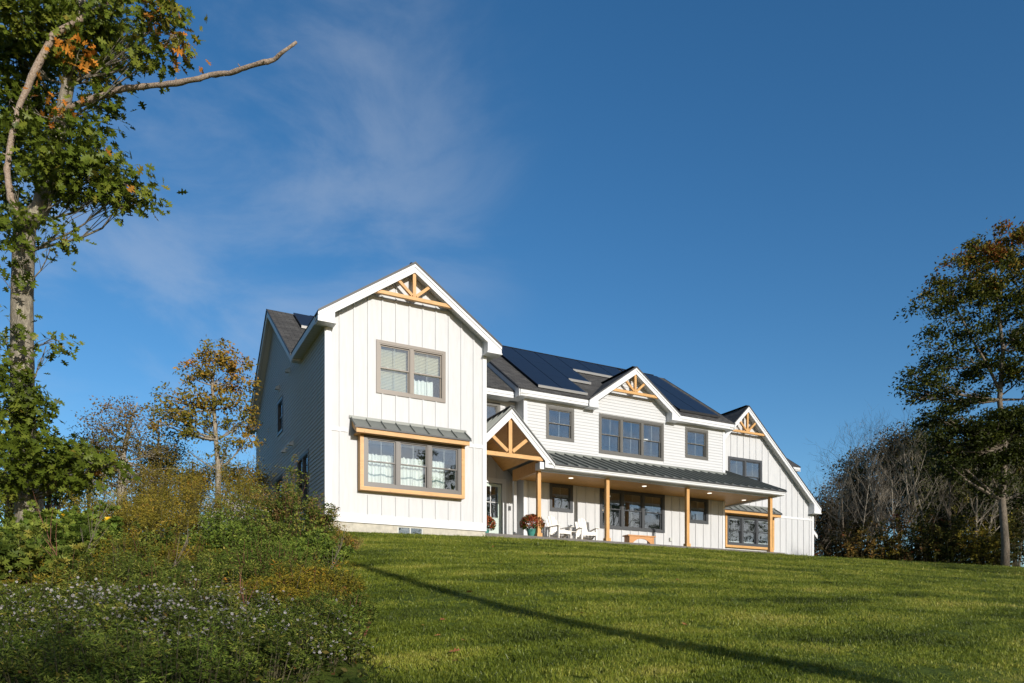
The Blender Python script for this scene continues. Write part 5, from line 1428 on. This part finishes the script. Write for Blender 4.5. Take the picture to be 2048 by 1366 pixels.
# ------------------------------------------------------------------ grass
def make_grass():
    nr = np.random.default_rng(5)
    # one tuft of bent blades
    V, F, Tn = [], [], []
    for i in range(34):
        a = nr.uniform(0, 6.283); q = .060*math.sqrt(nr.random()); x, y = q*math.cos(a), q*math.sin(a)
        h = nr.uniform(.016, .036); w_ = nr.uniform(.0016, .0028); b = nr.uniform(0, 6.283); l = nr.uniform(.3, 1.5)*h
        dx, dy = math.cos(b), math.sin(b); sx, sy = -dy*w_, dx*w_; o = len(V)
        V += [(x-sx,y-sy,-.01),(x+sx,y+sy,-.01),(x+dx*l*.35-sx*.8,y+dy*l*.35-sy*.8,h*.6),(x+dx*l*.35+sx*.8,y+dy*l*.35+sy*.8,h*.6),(x+dx*l,y+dy*l,h)]
        F += [(o,o+1,o+3),(o,o+3,o+2),(o+2,o+3,o+4)]; Tn += [nr.random()]*5
    me = bpy.data.meshes.new('grass_tuft'); me.from_pydata(V, [], F)
    a = me.attributes.new('blade', 'FLOAT', 'POINT'); a.data.foreach_set('value', Tn)
    m = bpy.data.materials.new('grass_blades'); m.use_nodes = True; t = m.node_tree; b = t.nodes['Principled BSDF']
    geo = t.nodes.new('ShaderNodeNewGeometry'); at_ = t.nodes.new('ShaderNodeAttribute'); at_.attribute_name = 'blade'
    oi = t.nodes.new('ShaderNodeObjectInfo')
    def nz(sc, det, map_=None):
        n = t.nodes.new('ShaderNodeTexNoise'); n.inputs['Scale'].default_value = sc; n.inputs['Detail'].default_value = det; n.inputs['Roughness'].default_value = .6
        mp_ = t.nodes.new('ShaderNodeMapping'); mp_.inputs['Scale'].default_value = map_ or (1,1,1)
        t.links.new(geo.outputs['Position'], mp_.inputs['Vector']); t.links.new(mp_.outputs['Vector'], n.inputs['Vector']); return n.outputs['Fac']
    def mth(op, a_, b_, c_=None):
        n = t.nodes.new('ShaderNodeMath'); n.operation = op
        for i, v_ in enumerate((a_, b_, c_)):
            if v_ is None: continue
            if isinstance(v_, (int, float)): n.inputs[i].default_value = v_
            else: t.links.new(v_, n.inputs[i])
        return n.outputs[0]
    f = mth('MULTIPLY_ADD', nz(.50, 6, (1, 2.6, 1)), 1.9, -.66)
    f = mth('ADD', f, mth('MULTIPLY', nz(3.5, 4, (1, 2.5, 1)), .35))
    f = mth('ADD', f, mth('MULTIPLY', at_.outputs['Fac'], .42))
    f = mth('ADD', f, -.22)
    r = t.nodes.new('ShaderNodeValToRGB'); e = r.color_ramp.elements
    st = [(.08,(.042,.058,.007)),(.34,(.125,.165,.014)),(.55,(.22,.255,.026)),(.75,(.35,.34,.055)),(.95,(.44,.38,.10))]
    while len(e) < len(st): e.new(.5)
    for i, (p, c) in enumerate(st): e[i].position = p; e[i].color = (*c, 1)
    t.links.new(f, r.inputs['Fac']); t.links.new(r.outputs['Color'], b.inputs['Base Color'])
    b.inputs['Roughness'].default_value = .45; b.inputs['Specular IOR Level'].default_value = .35
    tl = t.nodes.new('ShaderNodeBsdfTranslucent'); t.links.new(r.outputs['Color'], tl.inputs[0]); x = t.nodes.new('ShaderNodeMixShader'); x.inputs[0].default_value = .25
    t.links.new(b.outputs[0], x.inputs[1]); t.links.new(tl.outputs[0], x.inputs[2]); t.links.new(x.outputs[0], t.nodes['Material Output'].inputs[0])
    me.materials.append(m)
    tuft = bpy.data.objects.new('grass_tuft', me); COL.objects.link(tuft); tuft.location = (0, -9, ground(0, -9)); tag(tuft, kind='stuff')
    pts, rot, sc = [], [], []
    # bare scuffed spots in the lawn
    spots = [(at(u, v, D).x, at(u, v, D).y, r_) for u, v, D, r_ in ((1090,1192,0,.30),(1320,1190,0,.35),(1080,1190,0,.3),(1470,1207,0,.35),(1410,1260,0,.28),(1710,1246,0,.35),(1910,1268,0,.45),(1650,1160,0,.3),(1270,1175,0,.25),(930,1130,0,.3))] if False else []
    def hit(u, v):
        lo = 3.0
        for k in range(400):
            D = lo+k*.15; p = at(u, v, D)
            if p.z < ground(p.x, p.y): return p
        return None
    for u, v in ((1000,1130),(1095,1192),(1320,1190),(1470,1207),(1410,1260),(1710,1246),(1910,1272),(1650,1160),(1270,1178),(930,1118),(960,1165),(1860,1350)):
        p = hit(u, v)
        if p: spots.append((p.x, p.y, .42 if v < 1220 else .26))
    C2 = CAM[:2]
    bands = [(3.5, 8, 420, 1.0), (8, 13, 280, 1.2), (13, 19, 170, 1.5), (19, 28, 95, 2.0), (28, 48, 40, 2.8), (48, 75, 10, 3.8)]
    for d0, d1, dens, s_ in bands:
        # sector in front of the camera
        a0, a1 = math.radians(-24), math.radians(38)
        n = int(dens*(d1*d1-d0*d0)/2*(a1-a0)); rr = np.sqrt(nr.uniform(d0*d0, d1*d1, n)); aa = nr.uniform(a0, a1, n)
        X = C2[0]+rr*(np.cos(aa)*FW[0]+np.sin(aa)*RT[0]); Y = C2[1]+rr*(np.cos(aa)*FW[1]+np.sin(aa)*RT[1])
        for x, y in zip(X, Y):
            xb = -.25+(y+1)*.2 if y < -.1 else (0.0 if y < 0 else 5.0)
            if x < xb-.5*nr.random(): continue
            if y > 12 or (-.02 < y < 3.9 and x < 18.5 and (y > .9 or x < 4.9)) or (y > 3.9 and x < 26.1): continue
            if -.02 < y and x < 4.9: continue
            k = 1.0
            for sx_, sy_, sr in spots:
                dd = math.hypot(x-sx_, (y-sy_)*1.5)
                if dd < sr*nr.uniform(.5, 1.2): k = .35 if nr.random() < .35 else 0
            if k == 0: continue
            mow = math.sin(y*2*math.pi/1.15)
            pts.append((x, y, ground(float(x), float(y))+.004)); rot.append((.40*mow+nr.normal()*.14, nr.normal()*.14, nr.uniform(0, 6.283))); sc.append(.88*s_**.72*k*nr.uniform(.7, 1.25)*(1.55 if nr.random() < .018 else 1))
    pm = bpy.data.meshes.new('lawn_grass'); pm.vertices.add(len(pts)); pm.vertices.foreach_set('co', np.array(pts, np.float32).ravel())
    a = pm.attributes.new('rot', 'FLOAT_VECTOR', 'POINT'); a.data.foreach_set('vector', np.array(rot, np.float32).ravel())
    a = pm.attributes.new('sc', 'FLOAT', 'POINT'); a.data.foreach_set('value', np.array(sc, np.float32))
    lawn = bpy.data.objects.new('lawn_grass', pm); COL.objects.link(lawn); tag(lawn, kind='stuff')
    ng = bpy.data.node_groups.new('grass_scatter', 'GeometryNodeTree')
    ng.interface.new_socket('Geometry', in_out='INPUT', socket_type='NodeSocketGeometry'); ng.interface.new_socket('Geometry', in_out='OUTPUT', socket_type='NodeSocketGeometry')
    gi = ng.nodes.new('NodeGroupInput'); go = ng.nodes.new('NodeGroupOutput'); ip = ng.nodes.new('GeometryNodeInstanceOnPoints'); ob_ = ng.nodes.new('GeometryNodeObjectInfo')
    ob_.inputs['Object'].default_value = tuft; ob_.inputs['As Instance'].default_value = True
    a1_ = ng.nodes.new('GeometryNodeInputNamedAttribute'); a1_.data_type = 'FLOAT_VECTOR'; a1_.inputs['Name'].default_value = 'rot'
    a2_ = ng.nodes.new('GeometryNodeInputNamedAttribute'); a2_.data_type = 'FLOAT'; a2_.inputs['Name'].default_value = 'sc'
    e2 = ng.nodes.new('FunctionNodeEulerToRotation')
    ng.links.new(gi.outputs[0], ip.inputs['Points']); ng.links.new(ob_.outputs['Geometry'], ip.inputs['Instance'])
    ng.links.new(a1_.outputs['Attribute'], e2.inputs[0]); ng.links.new(e2.outputs[0], ip.inputs['Rotation']); ng.links.new(a2_.outputs['Attribute'], ip.inputs['Scale'])
    ng.links.new(ip.outputs[0], go.inputs[0])
    md = lawn.modifiers.new('scatter', 'NODES'); md.node_group = ng
    print('tufts', len(pts))
    # fallen oak leaves on the lawn
    for i, (u, v, sz, lab) in enumerate(((897,1320,.15,'large orange oak leaf lying on the shaded lawn at the bottom'),(868,1284,.09,'small red oak leaf above the large orange one'),(930,1295,.09,'dark curled leaf right of the large orange one'),(880,1250,.10,'red leaf in the dark grass near the weeds'),(850,1262,.07,'tiny reddish leaf beside the red one'),
            (933,1193,.14,'brown leaf lying in the long trunk shadow'),(1366,1259,.12,'orange leaf right of the middle of the lawn'),(1352,1166,.13,'orange leaf on the upper right part of the lawn'),(1162,1238,.11,'dark reddish leaf above the long shadow'),(980,1092,.17,'orange leaf on the lawn just below the front wing'),
            (706,1108,.14,'red leaf near the lawn edge under the foundation'),(726,1096,.11,'orange leaf standing at the lawn edge'),(903,1341,.08,'small leaf below the large orange one'),(985,1099,.08,'small brown leaf beside the orange one below the wing'),(1458,1307,.07,'small dark leaf in the lower right lawn'))):
        p = hit(u, v)
        if not p: continue
        o = leafmesh('fallen_leaf', np.zeros((1,3)), np.array([[nr.normal(), nr.normal(), .15]]), np.array([[nr.normal()*.2, -.35, 1.]]), [sz*.72], [nr.uniform(.3,.9)], *OAK, M['lf_fall'])
        o.location = (p.x, p.y, ground(p.x, p.y)+.045); tag(o, lab, 'leaf', 'fallen leaves on the lawn')
M['lf_fall'] = leafmat('fallen_leaf', [(0,(.12,.05,.03)),(.5,(.38,.13,.05)),(1,(.55,.24,.08))], .15)
make_grass()

# thin bare saplings and dead stalks standing in the bank
for i, (u, v, D, h, lean, lab) in enumerate(((186, 1175, 8.8, 1.25, (-.55, .1), 'dark bare sapling leaning left in the bank below the yellow shell'), (150, 1120, 9.6, 1.0, (.25, 0), 'thin bare stalk beside the leaning sapling'), (20, 1180, 7.6, .8, (-.3, 0), 'pale dead stalk at the left edge'),
        (300, 1150, 9.4, .9, (.6, 0), 'pale dead twig leaning right above the dark hollow'), (515, 1250, 7.2, .75, (-.12, 0), 'reddish bare stem in the hollow right of the asters'), (640, 1130, 9.8, .7, (.5, 0), 'drooping dead stalk at the lawn edge'))):
    p = at(u, v, D)-Vector((0, 0, .35)); bare_tree(lab, p, h, .0065, 400+i, lean=lean, levels=1, spread=.28, up=.3, name='dead_stalk', group='bare stalks in the bank', bark=M['stem_red'] if i in (0, 4) else M['bark_grey'], cat='plant')
